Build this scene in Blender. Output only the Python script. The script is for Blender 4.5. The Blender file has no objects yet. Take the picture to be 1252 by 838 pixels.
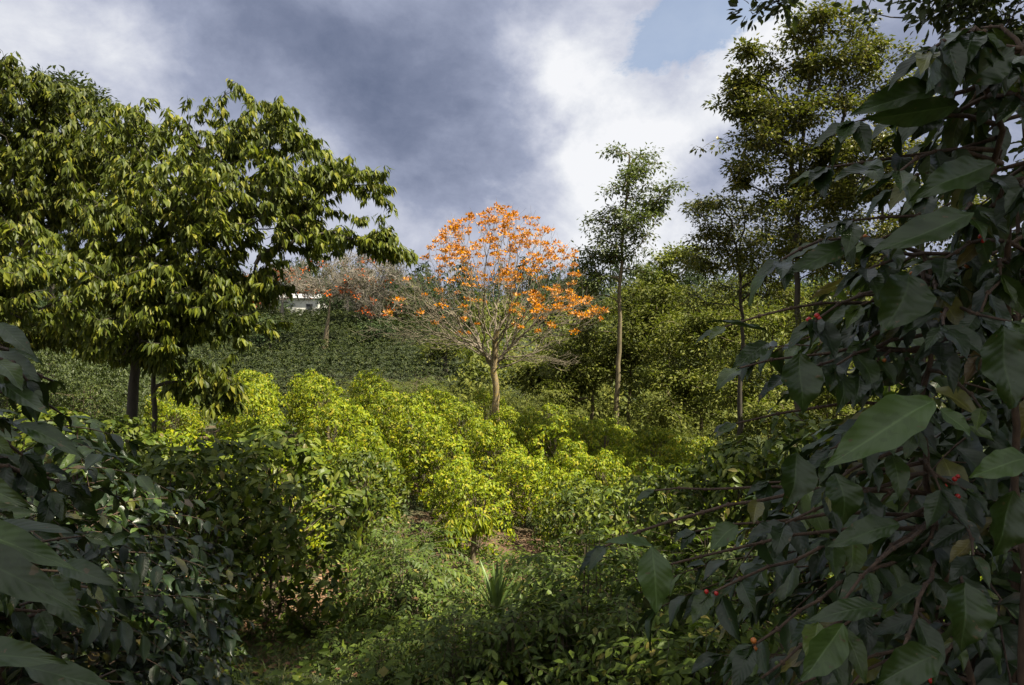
import bpy, math, random
import numpy as np
from mathutils import Vector

SC = bpy.context.scene
COL = SC.collection
F = 830.0            # focal length in photo pixels
CX, CY = 626.0, 419.0
R = math.radians

# ------------------------------------------------------------------ helpers
def at(px, py, Y):
    return np.array([(px - CX) / F * Y, Y, -(py - CY) / F * Y])

def unit(v):
    v = np.asarray(v, float)
    n = np.linalg.norm(v, axis=-1, keepdims=True)
    return v / np.maximum(n, 1e-9)

def mesh_np(name, V, Fc, mat, smooth=False, uv=None):
    V = np.asarray(V, np.float32); Fc = np.asarray(Fc, np.int32)
    me = bpy.data.meshes.new(name)
    n, k = Fc.shape
    me.vertices.add(len(V)); me.vertices.foreach_set('co', V.ravel())
    me.loops.add(n * k); me.loops.foreach_set('vertex_index', Fc.ravel())
    me.polygons.add(n)
    me.polygons.foreach_set('loop_start', np.arange(n, dtype=np.int32) * k)
    if uv is not None:
        l = me.uv_layers.new(name='UVMap')
        l.data.foreach_set('uv', np.asarray(uv, np.float32)[Fc.ravel()].ravel())
    me.update(calc_edges=True)
    me.polygons.foreach_set('use_smooth', np.full(n, smooth, dtype=bool))
    if mat: me.materials.append(mat)
    return me

def link(name, me, parent=None, loc=None):
    o = bpy.data.objects.new(name, me)
    COL.objects.link(o)
    if parent is not None: o.parent = parent
    if loc is not None: o.location = loc
    return o

def thing(name, label, cat, loc, group=None):
    o = bpy.data.objects.new(name, None)
    o.empty_display_size = 0.2
    COL.objects.link(o)
    o.location = [float(c) for c in loc]
    o['label'] = label; o['category'] = cat
    if group: o['group'] = group
    return o

def tag(o, label=None, cat=None, group=None, kind=None):
    if label: o['label'] = label
    if cat: o['category'] = cat
    if group: o['group'] = group
    if kind: o['kind'] = kind
    return o

def copy_tree(root, loc, rz, sc, label, group=None):
    r = root.copy(); COL.objects.link(r)
    r.location = [float(c) for c in loc]; r.rotation_euler = (0, 0, rz); r.scale = (sc[0], sc[1], sc[2])
    r['label'] = label
    if group: r['group'] = group
    for ch in root.children:
        c = ch.copy(); COL.objects.link(c); c.parent = r
    return r

class Geo:
    """collects vertex / face arrays of one face size"""
    def __init__(s): s.V = []; s.F = []; s.U = []; s.n = 0
    def add(s, V, Fc, U=None):
        if len(V) == 0: return
        s.V.append(V); s.F.append(Fc + s.n); s.n += len(V)
        if U is not None: s.U.append(U)
    def mesh(s, name, mat, smooth=False, off=None):
        V = np.concatenate(s.V)
        if off is not None: V = V - np.asarray(off)
        return mesh_np(name, V, np.concatenate(s.F), mat, smooth, np.concatenate(s.U) if s.U else None)

def tube(pts, rad, k):
    pts = np.asarray(pts, float); n = len(pts)
    t = unit(np.gradient(pts, axis=0))
    a = np.array([0., 0., 1.]) if abs(t[0][2]) < .9 else np.array([1., 0., 0.])
    u = unit(np.cross(t[0], a)); U = [u]
    for i in range(1, n):
        u = U[-1] - t[i] * np.dot(U[-1], t[i]); U.append(unit(u))
    U = np.array(U); W = np.cross(t, U)
    ang = np.arange(k) * 2 * math.pi / k
    rad = np.asarray(rad, float).reshape(-1, 1, 1)
    V = pts[:, None, :] + rad * (np.cos(ang)[None, :, None] * U[:, None, :] + np.sin(ang)[None, :, None] * W[:, None, :])
    i, j = np.meshgrid(np.arange(n - 1), np.arange(k), indexing='ij')
    j2 = (j + 1) % k
    Q = np.stack([i * k + j, i * k + j2, (i + 1) * k + j2, (i + 1) * k + j], -1).reshape(-1, 4)
    return V.reshape(-1, 3), Q

def blob(c, r, rng, n=1):
    """small rounded solid (subdivided octahedron as quads not needed: lat/long)"""
    k, m = 6, 5
    th = np.linspace(0.15, math.pi - .15, m)
    pts = np.stack([np.zeros(m), np.zeros(m), np.cos(th)], -1) * r + c
    return tube(pts, np.sin(th) * r, k)

# ------------------------------------------------------------------ leaf templates
def tpl_small():           # folded four triangle leaf
    V = np.array([[0, 0, 0], [.5, .38, .12], [-.5, .38, .12], [0, .42, 0], [0, 1, 0]], float)
    T = np.array([[0, 1, 3], [0, 3, 2], [3, 1, 4], [3, 4, 2]])
    U = np.array([[.5, 0], [1, .4], [0, .4], [.5, .4], [.5, 1]])
    return V, T, U
def tpl_mid():             # folded leaf, rounder outline
    V = np.array([[0, 0, 0], [.34, .2, .09], [-.34, .2, .09], [0, .22, 0], [.5, .48, .13], [-.5, .48, .13], [0, .5, 0],
                  [.32, .76, .08], [-.32, .76, .08], [0, .78, 0], [0, 1, 0]], float)
    T = np.array([[0, 1, 3], [0, 3, 2], [3, 1, 4], [3, 4, 6], [3, 6, 5], [3, 5, 2], [6, 4, 7], [6, 7, 9], [6, 9, 8], [6, 8, 5], [9, 7, 10], [9, 10, 8]])
    U = np.stack([V[:, 0] + .5, V[:, 1]], -1)
    return V, T, U
def tpl_far():             # one folded rhombus
    V = np.array([[0, 0, 0], [.5, .45, .12], [0, 1, 0], [-.5, .45, .12]], float)
    T = np.array([[0, 1, 2], [0, 2, 3]])
    U = np.array([[.5, 0], [1, .4], [.5, 1], [0, .4]])
    return V, T, U
def tpl_near(ph, nu=16, nv=7):   # full coffee leaf: wavy edge, folded, drip tip
    s = np.linspace(0, 1, nu)
    w = np.sin(np.pi * s ** .84) ** 1.02 * (1 - .25 * s)
    w = w / w.max() * .5
    w[0] = .012; w[-1] = .006
    w += .020 * np.sin(s * 27 + ph) * (w > .1)
    x = np.linspace(-1, 1, nv)
    S, X = np.meshgrid(s, x, indexing='ij')
    Wd = w[:, None]
    Z = .17 * np.abs(X) ** 1.3 * Wd * 2 + .05 * np.sin(S * 20 + ph + (X > 0) * 1.3) * np.abs(X) ** 2 * (Wd > .08)
    Z = Z + .003 * np.sin(S * 34 - np.abs(X) * 5) * (np.abs(X) > .01) * np.sqrt(Wd)
    Z = Z - .10 * np.sin(ph * 2.1) * X * S + .05 * np.sin(S * 7 + ph * 3) + .12 * math.cos(ph * 1.7) * X * X * Wd
    X2 = X * Wd + .07 * math.sin(ph * 3.3) * np.sin(S * 3.0)
    V = np.stack([X2, S, Z], -1).reshape(-1, 3)
    i, j = np.meshgrid(np.arange(nu - 1), np.arange(nv - 1), indexing='ij')
    Q = np.stack([i * nv + j, i * nv + j + 1, (i + 1) * nv + j + 1, (i + 1) * nv + j], -1).reshape(-1, 4)
    U = np.stack([X * .5 + .5, S], -1).reshape(-1, 2)
    return V, Q, U
SMALL, MID, FAR = tpl_small(), tpl_mid(), tpl_far()
NEAR = [tpl_near(p) for p in (0, 1.3, 2.9, 4.4, 5.6, 7.1)]
NEARLO = [tpl_near(p, 9, 5) for p in (.4, 2.2, 3.7)]

def leaves(tpl, P, D, N, S, W=.4, bend=.12):
    tv, tf, tu = tpl
    P = np.asarray(P, float); n = len(P)
    if n == 0: return np.zeros((0, 3)), np.zeros((0, tf.shape[1]), int), np.zeros((0, 2))
    Y = unit(D); X = unit(np.cross(Y, N)); Z = np.cross(X, Y)
    S = np.broadcast_to(np.asarray(S, float), (n,))[:, None, None]
    W = np.broadcast_to(np.asarray(W, float), (n,))[:, None, None]
    B = np.broadcast_to(np.asarray(bend, float), (n,))[:, None]
    tx = tv[None, :, 0:1] * W; ty = tv[None, :, 1:2]
    tz = (tv[None, :, 2] * W[:, :, 0] - B * tv[None, :, 1] ** 2)[:, :, None]
    ty = ty - .25 * B[:, :, None] * ty ** 2
    V = P[:, None, :] + S * (tx * X[:, None, :] + ty * Y[:, None, :] + tz * Z[:, None, :])
    k = len(tv)
    Fc = (tf[None, :, :] + (np.arange(n) * k)[:, None, None]).reshape(-1, tf.shape[1])
    return V.reshape(-1, 3), Fc, np.tile(tu, (n, 1))

def add_leaves(g, tpls, rng, P, D, N, S, W=.4, bend=.12):
    if isinstance(tpls, tuple): tpls = [tpls]
    P = np.asarray(P, float); n = len(P)
    if n == 0: return
    D = np.asarray(D, float); N = np.asarray(N, float)
    S = np.broadcast_to(S, (n,)); W = np.broadcast_to(W, (n,)); bend = np.broadcast_to(bend, (n,))
    which = rng.integers(0, len(tpls), n)
    for q, t in enumerate(tpls):
        m = which == q
        if m.any(): g.add(*leaves(t, P[m], D[m], N[m], S[m], W[m], bend[m]))

# ------------------------------------------------------------------ materials
def new_mat(name):
    m = bpy.data.materials.new(name); m.use_nodes = True
    nt = m.node_tree; nt.nodes.clear()
    return m, nt, nt.nodes.new('ShaderNodeOutputMaterial')

def N_(nt, t, **kw):
    n = nt.nodes.new(t)
    for k, v in kw.items(): setattr(n, k, v)
    return n

def ramp(nt, stops, fac=None, interp='LINEAR'):
    r = nt.nodes.new('ShaderNodeValToRGB'); e = r.color_ramp.elements
    r.color_ramp.interpolation = interp
    while len(e) > 1: e.remove(e[-1])
    e[0].position = stops[0][0]; e[0].color = (*stops[0][1], 1)
    for p, c in stops[1:]:
        x = e.new(p); x.color = (*c, 1)
    if fac is not None: nt.links.new(fac, r.inputs[0])
    return r

def mix_rgb(nt, a, b, fac, mode='MIX'):
    m = nt.nodes.new('ShaderNodeMix'); m.data_type = 'RGBA'; m.blend_type = mode
    for s, v in ((m.inputs[0], fac), (m.inputs[6], a), (m.inputs[7], b)):
        if isinstance(v, (int, float)): s.default_value = v
        elif isinstance(v, tuple): s.default_value = (*v, 1)
        else: nt.links.new(v, s)
    return m.outputs[2]

def math_(nt, op, a, b=None, c=None):
    m = nt.nodes.new('ShaderNodeMath'); m.operation = op
    for i, v in enumerate((a, b, c)):
        if v is None: continue
        if isinstance(v, (int, float)): m.inputs[i].default_value = v
        else: nt.links.new(v, m.inputs[i])
    return m.outputs[0]

def leaf_mat(name, cols, rough=.45, transl=.3, veins=False, spec=.4, objvar=.35):
    """cols: list of (position, colour) picked per leaf"""
    m, nt, out = new_mat(name); L = nt.links
    geo = N_(nt, 'ShaderNodeNewGeometry'); oi = N_(nt, 'ShaderNodeObjectInfo')
    f = math_(nt, 'FRACT', math_(nt, 'ADD', geo.outputs['Random Per Island'], math_(nt, 'MULTIPLY', oi.outputs['Random'], objvar * .25)))
    f = math_(nt, 'MINIMUM', geo.outputs['Random Per Island'], .999)
    c = ramp(nt, cols, f).outputs[0]
    hs = N_(nt, 'ShaderNodeHueSaturation')
    v = math_(nt, 'ADD', 1 - objvar * .5, math_(nt, 'MULTIPLY', oi.outputs['Random'], objvar))
    L.new(v, hs.inputs['Value']); L.new(c, hs.inputs['Color']); c = hs.outputs[0]
    bs = N_(nt, 'ShaderNodeBsdfPrincipled')
    if veins:
        tc = N_(nt, 'ShaderNodeTexCoord'); sp = N_(nt, 'ShaderNodeSeparateXYZ'); L.new(tc.outputs['UV'], sp.inputs[0])
        a = math_(nt, 'ABSOLUTE', math_(nt, 'SUBTRACT', sp.outputs[0], .5))
        rib = math_(nt, 'SUBTRACT', 1, math_(nt, 'SMOOTH_MIN', math_(nt, 'MULTIPLY', a, 22), 1, .1))
        sv = math_(nt, 'SINE', math_(nt, 'SUBTRACT', math_(nt, 'MULTIPLY', sp.outputs[1], 62), math_(nt, 'MULTIPLY', a, 26)))
        svl = math_(nt, 'MAXIMUM', math_(nt, 'MULTIPLY', math_(nt, 'SUBTRACT', sv, .86), 5), 0)
        no = N_(nt, 'ShaderNodeTexNoise'); no.inputs['Scale'].default_value = 28; no.inputs['Detail'].default_value = 4
        L.new(tc.outputs['Object'], no.inputs['Vector'])
        line = math_(nt, 'MAXIMUM', math_(nt, 'MAXIMUM', rib, 0), math_(nt, 'MULTIPLY', svl, .16))
        lc = N_(nt, 'ShaderNodeHueSaturation'); lc.inputs['Value'].default_value = 1.9; lc.inputs['Saturation'].default_value = .85
        L.new(c, lc.inputs['Color'])
        c2 = mix_rgb(nt, c, lc.outputs[0], math_(nt, 'MULTIPLY', line, .8))
        dk = N_(nt, 'ShaderNodeHueSaturation'); dk.inputs['Value'].default_value = .65; L.new(c2, dk.inputs['Color'])
        c = mix_rgb(nt, c2, dk.outputs[0], math_(nt, 'MULTIPLY', math_(nt, 'GREATER_THAN', no.outputs[0], .56), .5))
        vo = N_(nt, 'ShaderNodeTexNoise'); vo.inputs['Scale'].default_value = 55; vo.inputs['Detail'].default_value = 3; L.new(tc.outputs['Object'], vo.inputs['Vector'])
        c = mix_rgb(nt, c, (.085, .06, .025), math_(nt, 'MULTIPLY', math_(nt, 'GREATER_THAN', vo.outputs[0], .685), .8))
        big = N_(nt, 'ShaderNodeTexNoise'); big.inputs['Scale'].default_value = 7; big.inputs['Detail'].default_value = 2; L.new(tc.outputs['Object'], big.inputs['Vector'])
        bv = N_(nt, 'ShaderNodeHueSaturation'); L.new(math_(nt, 'ADD', .55, math_(nt, 'MULTIPLY', big.outputs[0], .9)), bv.inputs['Value']); L.new(c, bv.inputs['Color']); c = bv.outputs[0]
        bp = N_(nt, 'ShaderNodeBump'); bp.inputs['Strength'].default_value = .28; bp.inputs['Distance'].default_value = .0025
        h = math_(nt, 'ADD', math_(nt, 'MULTIPLY', sv, .20), math_(nt, 'MULTIPLY', rib, -.8))
        h = math_(nt, 'ADD', h, math_(nt, 'MULTIPLY', no.outputs[0], 1.2))
        L.new(h, bp.inputs['Height']); L.new(bp.outputs[0], bs.inputs['Normal'])
        rr = math_(nt, 'ADD', rough - .12, math_(nt, 'MULTIPLY', no.outputs[0], .3)); L.new(rr, bs.inputs['Roughness'])
    else:
        bs.inputs['Roughness'].default_value = rough
    # paler dull underside
    bk = N_(nt, 'ShaderNodeHueSaturation'); bk.inputs['Saturation'].default_value = .8; bk.inputs['Value'].default_value = 1.25
    L.new(c, bk.inputs['Color'])
    cc = mix_rgb(nt, c, bk.outputs[0], geo.outputs['Backfacing'])
    L.new(cc, bs.inputs['Base Color'])
    bs.inputs['Specular IOR Level'].default_value = spec
    if transl > 0:
        tr = N_(nt, 'ShaderNodeBsdfTranslucent')
        tcx = mix_rgb(nt, cc, (1.0, 1.15, .25), 1.0, 'MULTIPLY'); L.new(tcx, tr.inputs[0])
        mx = N_(nt, 'ShaderNodeMixShader'); mx.inputs[0].default_value = transl
        L.new(bs.outputs[0], mx.inputs[1]); L.new(tr.outputs[0], mx.inputs[2]); L.new(mx.outputs[0], out.inputs[0])
    else:
        L.new(bs.outputs[0], out.inputs[0])
    return m

def bark_mat(name, a, b, scale=6, lichen=None, rough=.85):
    m, nt, out = new_mat(name); L = nt.links
    tc = N_(nt, 'ShaderNodeTexCoord'); mp = N_(nt, 'ShaderNodeMapping'); mp.inputs['Scale'].default_value = (1, 1, .35)
    L.new(tc.outputs['Object'], mp.inputs[0])
    no = N_(nt, 'ShaderNodeTexNoise'); no.inputs['Scale'].default_value = scale; no.inputs['Detail'].default_value = 8; no.inputs['Roughness'].default_value = .7
    L.new(mp.outputs[0], no.inputs[0])
    c = ramp(nt, [(.3, a), (.7, b)], no.outputs[0]).outputs[0]
    if lichen:
        n2 = N_(nt, 'ShaderNodeTexNoise'); n2.inputs['Scale'].default_value = scale * 1.7; n2.inputs['Detail'].default_value = 5
        L.new(tc.outputs['Object'], n2.inputs[0])
        c = mix_rgb(nt, c, lichen, ramp(nt, [(.5, (0, 0, 0)), (.6, (1, 1, 1))], n2.outputs[0]).outputs[0])
    bs = N_(nt, 'ShaderNodeBsdfPrincipled'); bs.inputs['Roughness'].default_value = rough; L.new(c, bs.inputs['Base Color'])
    bp = N_(nt, 'ShaderNodeBump'); bp.inputs['Strength'].default_value = .6; bp.inputs['Distance'].default_value = .02
    L.new(no.outputs[0], bp.inputs['Height']); L.new(bp.outputs[0], bs.inputs['Normal'])
    L.new(bs.outputs[0], out.inputs[0])
    return m

def plain_mat(name, c, rough=.7, var=.2, scale=8):
    m, nt, out = new_mat(name); L = nt.links
    tc = N_(nt, 'ShaderNodeTexCoord')
    no = N_(nt, 'ShaderNodeTexNoise'); no.inputs['Scale'].default_value = scale; no.inputs['Detail'].default_value = 6
    L.new(tc.outputs['Object'], no.inputs[0])
    cr = ramp(nt, [(.3, tuple(x * (1 - var) for x in c)), (.7, tuple(min(1, x * (1 + var)) for x in c))], no.outputs[0])
    bs = N_(nt, 'ShaderNodeBsdfPrincipled'); bs.inputs['Roughness'].default_value = rough
    L.new(cr.outputs[0], bs.inputs['Base Color']); L.new(bs.outputs[0], out.inputs[0])
    return m

M = {}
# the sunlit field: yellow green coffee
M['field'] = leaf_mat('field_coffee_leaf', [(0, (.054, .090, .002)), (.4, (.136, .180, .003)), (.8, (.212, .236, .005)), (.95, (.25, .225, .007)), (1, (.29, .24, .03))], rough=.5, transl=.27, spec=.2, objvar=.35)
M['coffee_shade_tint'] = leaf_mat('coffee_leaf_shade_tint', [(0, (.026, .045, .005)), (.5, (.056, .080, .006)), (.85, (.100, .122, .008)), (.96, (.09, .10, .02)), (1, (.13, .10, .03))], rough=.48, transl=.22, spec=.25)  # darker copy of the field leaf, with shade put into its colour
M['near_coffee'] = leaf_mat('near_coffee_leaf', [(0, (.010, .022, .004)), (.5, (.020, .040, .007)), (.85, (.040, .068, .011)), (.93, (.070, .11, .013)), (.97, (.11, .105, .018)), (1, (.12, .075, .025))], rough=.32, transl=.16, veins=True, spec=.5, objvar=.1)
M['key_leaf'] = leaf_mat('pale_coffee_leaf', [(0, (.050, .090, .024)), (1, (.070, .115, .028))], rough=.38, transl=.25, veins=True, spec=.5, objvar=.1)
M['shade_tinted_slope_coffee'] = leaf_mat('far_slope_shade_tinted_leaf', [(0, (.010, .018, .002)), (.6, (.020, .031, .003)), (1, (.044, .052, .006))], rough=.6, transl=.15, spec=.2)  # cloud shade over the far slope is put into this dark colour
M['droop'] = leaf_mat('drooping_leaf', [(0, (.032, .047, .005)), (.5, (.064, .082, .007)), (.85, (.122, .138, .010)), (1, (.19, .178, .02))], rough=.5, transl=.32, spec=.2)
M['dark_tree'] = leaf_mat('dark_tree_leaf', [(0, (.020, .030, .008)), (.6, (.035, .050, .010)), (1, (.06, .075, .015))], rough=.45, transl=.2, spec=.2)
M['tall_tree'] = leaf_mat('tall_tree_leaf', [(0, (.042, .052, .011)), (.6, (.082, .088, .015)), (.9, (.13, .122, .018)), (1, (.17, .135, .03))], rough=.42, transl=.25, spec=.2)
M['slim_tree'] = leaf_mat('slender_tree_leaf', [(0, (.050, .070, .020)), (.6, (.080, .105, .030)), (1, (.12, .14, .04))], rough=.5, transl=.3, spec=.3)
M['feather'] = leaf_mat('feathery_leaf', [(0, (.056, .072, .010)), (.6, (.098, .112, .015)), (1, (.15, .152, .022))], rough=.6, transl=.3, spec=.2)
M['brownish'] = leaf_mat('brownish_tree_leaf', [(0, (.035, .036, .014)), (.6, (.055, .058, .02)), (1, (.085, .08, .035))], rough=.6, transl=.2, spec=.2)
M['far_tree'] = leaf_mat('far_tree_leaf', [(0, (.022, .038, .014)), (.6, (.035, .055, .020)), (1, (.055, .075, .03))], rough=.7, transl=.15, spec=.1)
M['canopy'] = leaf_mat('overhead_leaf', [(0, (.020, .032, .010)), (1, (.04, .055, .014))], rough=.45, transl=.12, spec=.3)
M['weed'] = leaf_mat('weed_leaf', [(0, (.044, .070, .009)), (.6, (.072, .106, .013)), (.92, (.11, .145, .018)), (1, (.17, .145, .03))], rough=.55, transl=.35, spec=.2)
M['weed_dark'] = leaf_mat('shrub_leaf', [(0, (.045, .072, .013)), (.7, (.075, .11, .018)), (.95, (.11, .145, .02)), (1, (.17, .14, .03))], rough=.5, transl=.3, spec=.22)
M['grass'] = leaf_mat('grass_blade', [(0, (.05, .075, .016)), (.6, (.075, .10, .022)), (.9, (.12, .12, .035)), (1, (.2, .16, .07))], rough=.55, transl=.3, spec=.3)
M['litter'] = leaf_mat('dead_leaf', [(0, (.09, .045, .022)), (.5, (.16, .085, .045)), (.8, (.22, .13, .075)), (1, (.30, .20, .12))], rough=.7, transl=.1, spec=.25)
M['spike'] = leaf_mat('spiky_leaf', [(0, (.085, .14, .035)), (1, (.12, .175, .04))], rough=.4, transl=.15, spec=.4)
M['petal'] = leaf_mat('orange_petal', [(0, (.40, .120, .000)), (.5, (.52, .195, .000)), (.85, (.60, .265, .001)), (1, (.36, .085, .000))], rough=.9, transl=.2, spec=0, objvar=.05)
M['petal_far'] = leaf_mat('far_red_petal', [(0, (.50, .075, .01)), (1, (.65, .14, .012))], rough=.7, transl=.2, spec=.1)
M['bark_orange'] = bark_mat('flower_tree_bark', (.10, .075, .045), (.26, .20, .11), 9, (.24, .17, .04))
M['twig_pale'] = bark_mat('pale_twig', (.13, .105, .07), (.27, .23, .16), 5)
M['limb_mid'] = bark_mat('flower_tree_limb', (.085, .068, .048), (.20, .165, .115), 5)
M['bark_dark'] = bark_mat('dark_bark', (.018, .014, .010), (.055, .044, .032), 8)
M['bark_tan'] = bark_mat('tan_bark', (.06, .046, .03), (.19, .145, .085), 9, (.15, .13, .06))
M['bark_grey'] = bark_mat('grey_bark', (.12, .105, .085), (.25, .22, .18), 5)
M['stem'] = bark_mat('coffee_stem', (.06, .045, .03), (.15, .115, .075), 20)
M['stem_near'] = bark_mat('coffee_branch', (.03, .019, .012), (.12, .075, .045), 40)
M['stem_green'] = bark_mat('green_stem', (.12, .12, .03), (.2, .19, .06), 30)
M['cherry_red'] = plain_mat('ripe_cherry', (.45, .025, .02), .25, .3, 60)
M['cherry_orange'] = plain_mat('ripening_cherry', (.42, .14, .03), .3, .3, 60)
M['cherry_green'] = plain_mat('green_cherry', (.10, .15, .03), .35, .3, 60)
M['white'] = plain_mat('white_painted_wall', (.55, .54, .51), .8, .06, 2)
M['roof'] = plain_mat('pale_metal_roof', (.42, .42, .43), .5, .12, 3)
M['glass'] = plain_mat('dark_window_pane', (.03, .035, .04), .1, .1, 2)
M['frame'] = plain_mat('grey_frame', (.3, .3, .3), .5, .1, 2)

def ground_mat():
    m, nt, out = new_mat('soil_and_moss'); L = nt.links
    tc = N_(nt, 'ShaderNodeTexCoord')
    def noise(s, d=6, r=.6):
        n = N_(nt, 'ShaderNodeTexNoise'); n.inputs['Scale'].default_value = s; n.inputs['Detail'].default_value = d; n.inputs['Roughness'].default_value = r
        L.new(tc.outputs['Object'], n.inputs[0]); return n.outputs[0]
    soil = ramp(nt, [(.3, (.045, .024, .014)), (.5, (.09, .048, .027)), (.75, (.17, .105, .06))], noise(9, 10, .75)).outputs[0]
    green = ramp(nt, [(.35, (.02, .032, .008)), (.7, (.05, .068, .016))], noise(14, 8, .7)).outputs[0]
    f = ramp(nt, [(.42, (0, 0, 0)), (.56, (1, 1, 1))], noise(.5, 6, .65)).outputs[0]
    c = mix_rgb(nt, soil, green, f)
    sx = N_(nt, 'ShaderNodeSeparateXYZ'); L.new(tc.outputs['Object'], sx.inputs[0])
    gy = ramp(nt, [(0, (0, 0, 0)), (1, (1, 1, 1))], math_(nt, 'MULTIPLY', math_(nt, 'SUBTRACT', sx.outputs[1], 33), .15)).outputs[0]
    scrub = ramp(nt, [(.3, (.010, .018, .003)), (.6, (.022, .032, .006)), (.8, (.045, .042, .014))], noise(1.3, 9, .7)).outputs[0]
    c = mix_rgb(nt, c, scrub, gy)
    bs = N_(nt, 'ShaderNodeBsdfPrincipled'); bs.inputs['Roughness'].default_value = .95; L.new(c, bs.inputs['Base Color'])
    bp = N_(nt, 'ShaderNodeBump'); bp.inputs['Strength'].default_value = .8; bp.inputs['Distance'].default_value = .05
    L.new(noise(25, 8, .7), bp.inputs['Height']); L.new(bp.outputs[0], bs.inputs['Normal'])
    L.new(bs.outputs[0], out.inputs[0]); return m
M['ground'] = ground_mat()

# ------------------------------------------------------------------ terrain
YK = np.array([-400, -30, -10, 0, 2, 4, 6, 8, 11, 15, 18, 32, 36, 43, 50, 62, 80, 105, 125, 160, 300, 4000], float)
ZK = np.array([3, .6, -.8, -1.65, -2.1, -2.7, -3.25, -3.75, -4.42, -5.25, -5.7, -5.0, -5.7, -7.7, -7.2, -3.4, .2, 3.9, 5.0, 6.0, 7, 7], float)
def gz(x, y):
    x = np.asarray(x, float); y = np.asarray(y, float)
    z = (np.interp(y - .8, YK, ZK) + np.interp(y, YK, ZK) + np.interp(y + .8, YK, ZK)) / 3
    win = np.clip((y - 9) / 6, 0, 1) * np.clip((64 - y) / 22, 0, 1)
    xc = np.clip(x, -7, 30)
    tilt = -.17 * xc - .10 * np.clip(xc - 4, 0, 12)
    z = z + win * tilt
    z = z + .55 * np.exp(-((x - 3.2) / 1.6) ** 2 - ((y - 6.5) / 3) ** 2)
    z = z + .05 * np.sin(x * 1.7 + y * .9) + .04 * np.sin(x * .8 - y * 2.1)
    far = np.clip((y - 150) / 300, 0, 1)
    z = z + far * 5 * np.sin(x * .011 + 1.2) * np.sin(y * .009)
    return z
def G(x, y): return np.array([x, y, float(gz(x, y))])

def build_ground():
    xs = np.concatenate([-np.geomspace(4000, 24, 26), np.arange(-22, -7, 1.), np.arange(-7, 7, .3), np.arange(7, 23, 1.), np.geomspace(24, 4000, 26)])
    ys = np.concatenate([-np.geomspace(3000, 12, 18), np.arange(-10, 0, 1.), np.arange(0, 16, .3), np.arange(16, 60, 1.), np.geomspace(61, 4000, 46)])
    Xg, Yg = np.meshgrid(xs, ys, indexing='xy')
    V = np.stack([Xg, Yg, gz(Xg, Yg)], -1).reshape(-1, 3)
    ny, nx = Xg.shape
    i, j = np.meshgrid(np.arange(ny - 1), np.arange(nx - 1), indexing='ij')
    Q = np.stack([i * nx + j, i * nx + j + 1, (i + 1) * nx + j + 1, (i + 1) * nx + j], -1).reshape(-1, 4)
    o = link('ground', mesh_np('ground', V, Q, M['ground'], True))
    tag(o, kind='structure')
build_ground()

# ------------------------------------------------------------------ tree skeletons
class Skel: pass
def grow(trunk, r0, r1, tips, rng, alpha=.4, step=.4, attach=.35, up=0., jit=.12, rtip=.008, power=.46, ctrl=.35):
    tr = np.asarray(trunk, float)
    seg = np.linalg.norm(np.diff(tr, axis=0), axis=1); cum = np.concatenate([[0], np.cumsum(seg)])
    m = max(4, int(cum[-1] / step)); s = np.linspace(0, cum[-1], m)
    tp = np.stack([np.interp(s, cum, tr[:, k]) for k in range(3)], -1)
    tp[1:-1] += rng.normal(0, jit * .12, (m - 2, 3)) * np.array([1, 1, .2])
    cap = m + sum(max(3, int(12 / step)) for _ in tips) + 10
    pos = np.zeros((cap, 3)); par = np.full(cap, -1); plen = np.zeros(cap); dirn = np.zeros((cap, 3)); limb = np.full(cap, -1); ok = np.zeros(cap, bool)
    pos[:m] = tp; par[1:m] = np.arange(m - 1); plen[:m] = s; dirn[:m] = unit(np.gradient(tp, axis=0))
    ok[:m] = s >= attach * cum[-1]
    n = m; chains = []; nl = 0
    tips = np.asarray(tips, float)
    d = np.min(np.linalg.norm(tips[:, None, :] - tp[None, ok[:m], :], axis=2), axis=1)
    order = np.argsort(d * (1 + rng.uniform(-.25, .25, len(d))))
    for t in tips[order]:
        dist = np.linalg.norm(pos[:n] - t, axis=1)
        cost = dist + alpha * plen[:n]; cost[~ok[:n]] = 1e9
        # branches should not run sharply backwards
        b = int(np.argmin(cost)); L = dist[b]
        q = max(2, int(L / step) + 1)
        if n + q >= cap: break
        c = pos[b] + dirn[b] * L * ctrl + np.array([0, 0, up * L])
        u = np.linspace(0, 1, q + 1)[1:, None]
        P = (1 - u) ** 2 * pos[b] + 2 * u * (1 - u) * c + u * u * t
        if q > 2: P[:-1] += rng.normal(0, jit * min(L, 2.) * .1, (q - 1, 3))
        ids = list(range(n, n + q)); pos[n:n + q] = P
        par[n] = b; par[n + 1:n + q] = np.arange(n, n + q - 1)
        dl = np.linalg.norm(np.diff(np.vstack([pos[b], P]), axis=0), axis=1); plen[n:n + q] = plen[b] + np.cumsum(dl)
        dirn[n:n + q] = unit(np.diff(np.vstack([pos[b], P]), axis=0)); ok[n:n + q] = True
        if limb[b] < 0: lid = nl; nl += 1
        else: lid = limb[b]
        limb[n:n + q] = lid
        chains.append((lid, [b] + ids)); n += q
    cnt = np.zeros(n); 
    for _, c in chains: cnt[c[-1]] += 1
    for i in range(n - 1, 0, -1):
        if par[i] >= 0: cnt[par[i]] += cnt[i]
    rad = rtip * np.maximum(cnt, 1) ** power
    S = Skel(); S.pos = pos[:n]; S.rad = rad; S.chains = chains; S.trunk = tp; S.dir = dirn[:n]; S.limb = limb[:n]; S.nl = nl; S.cnt = cnt
    S.trad = r0 + (r1 - r0) * (s / cum[-1]) ** .8
    S.trad[:2] *= [1.35, 1.1] if m > 3 else [1, 1]
    S.r_at_trunk = S.trad; S.m = m
    S.tips = np.array([pos[c[-1]] for _, c in chains]); S.tdir = np.array([dirn[c[-1]] for _, c in chains])
    return S

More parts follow.
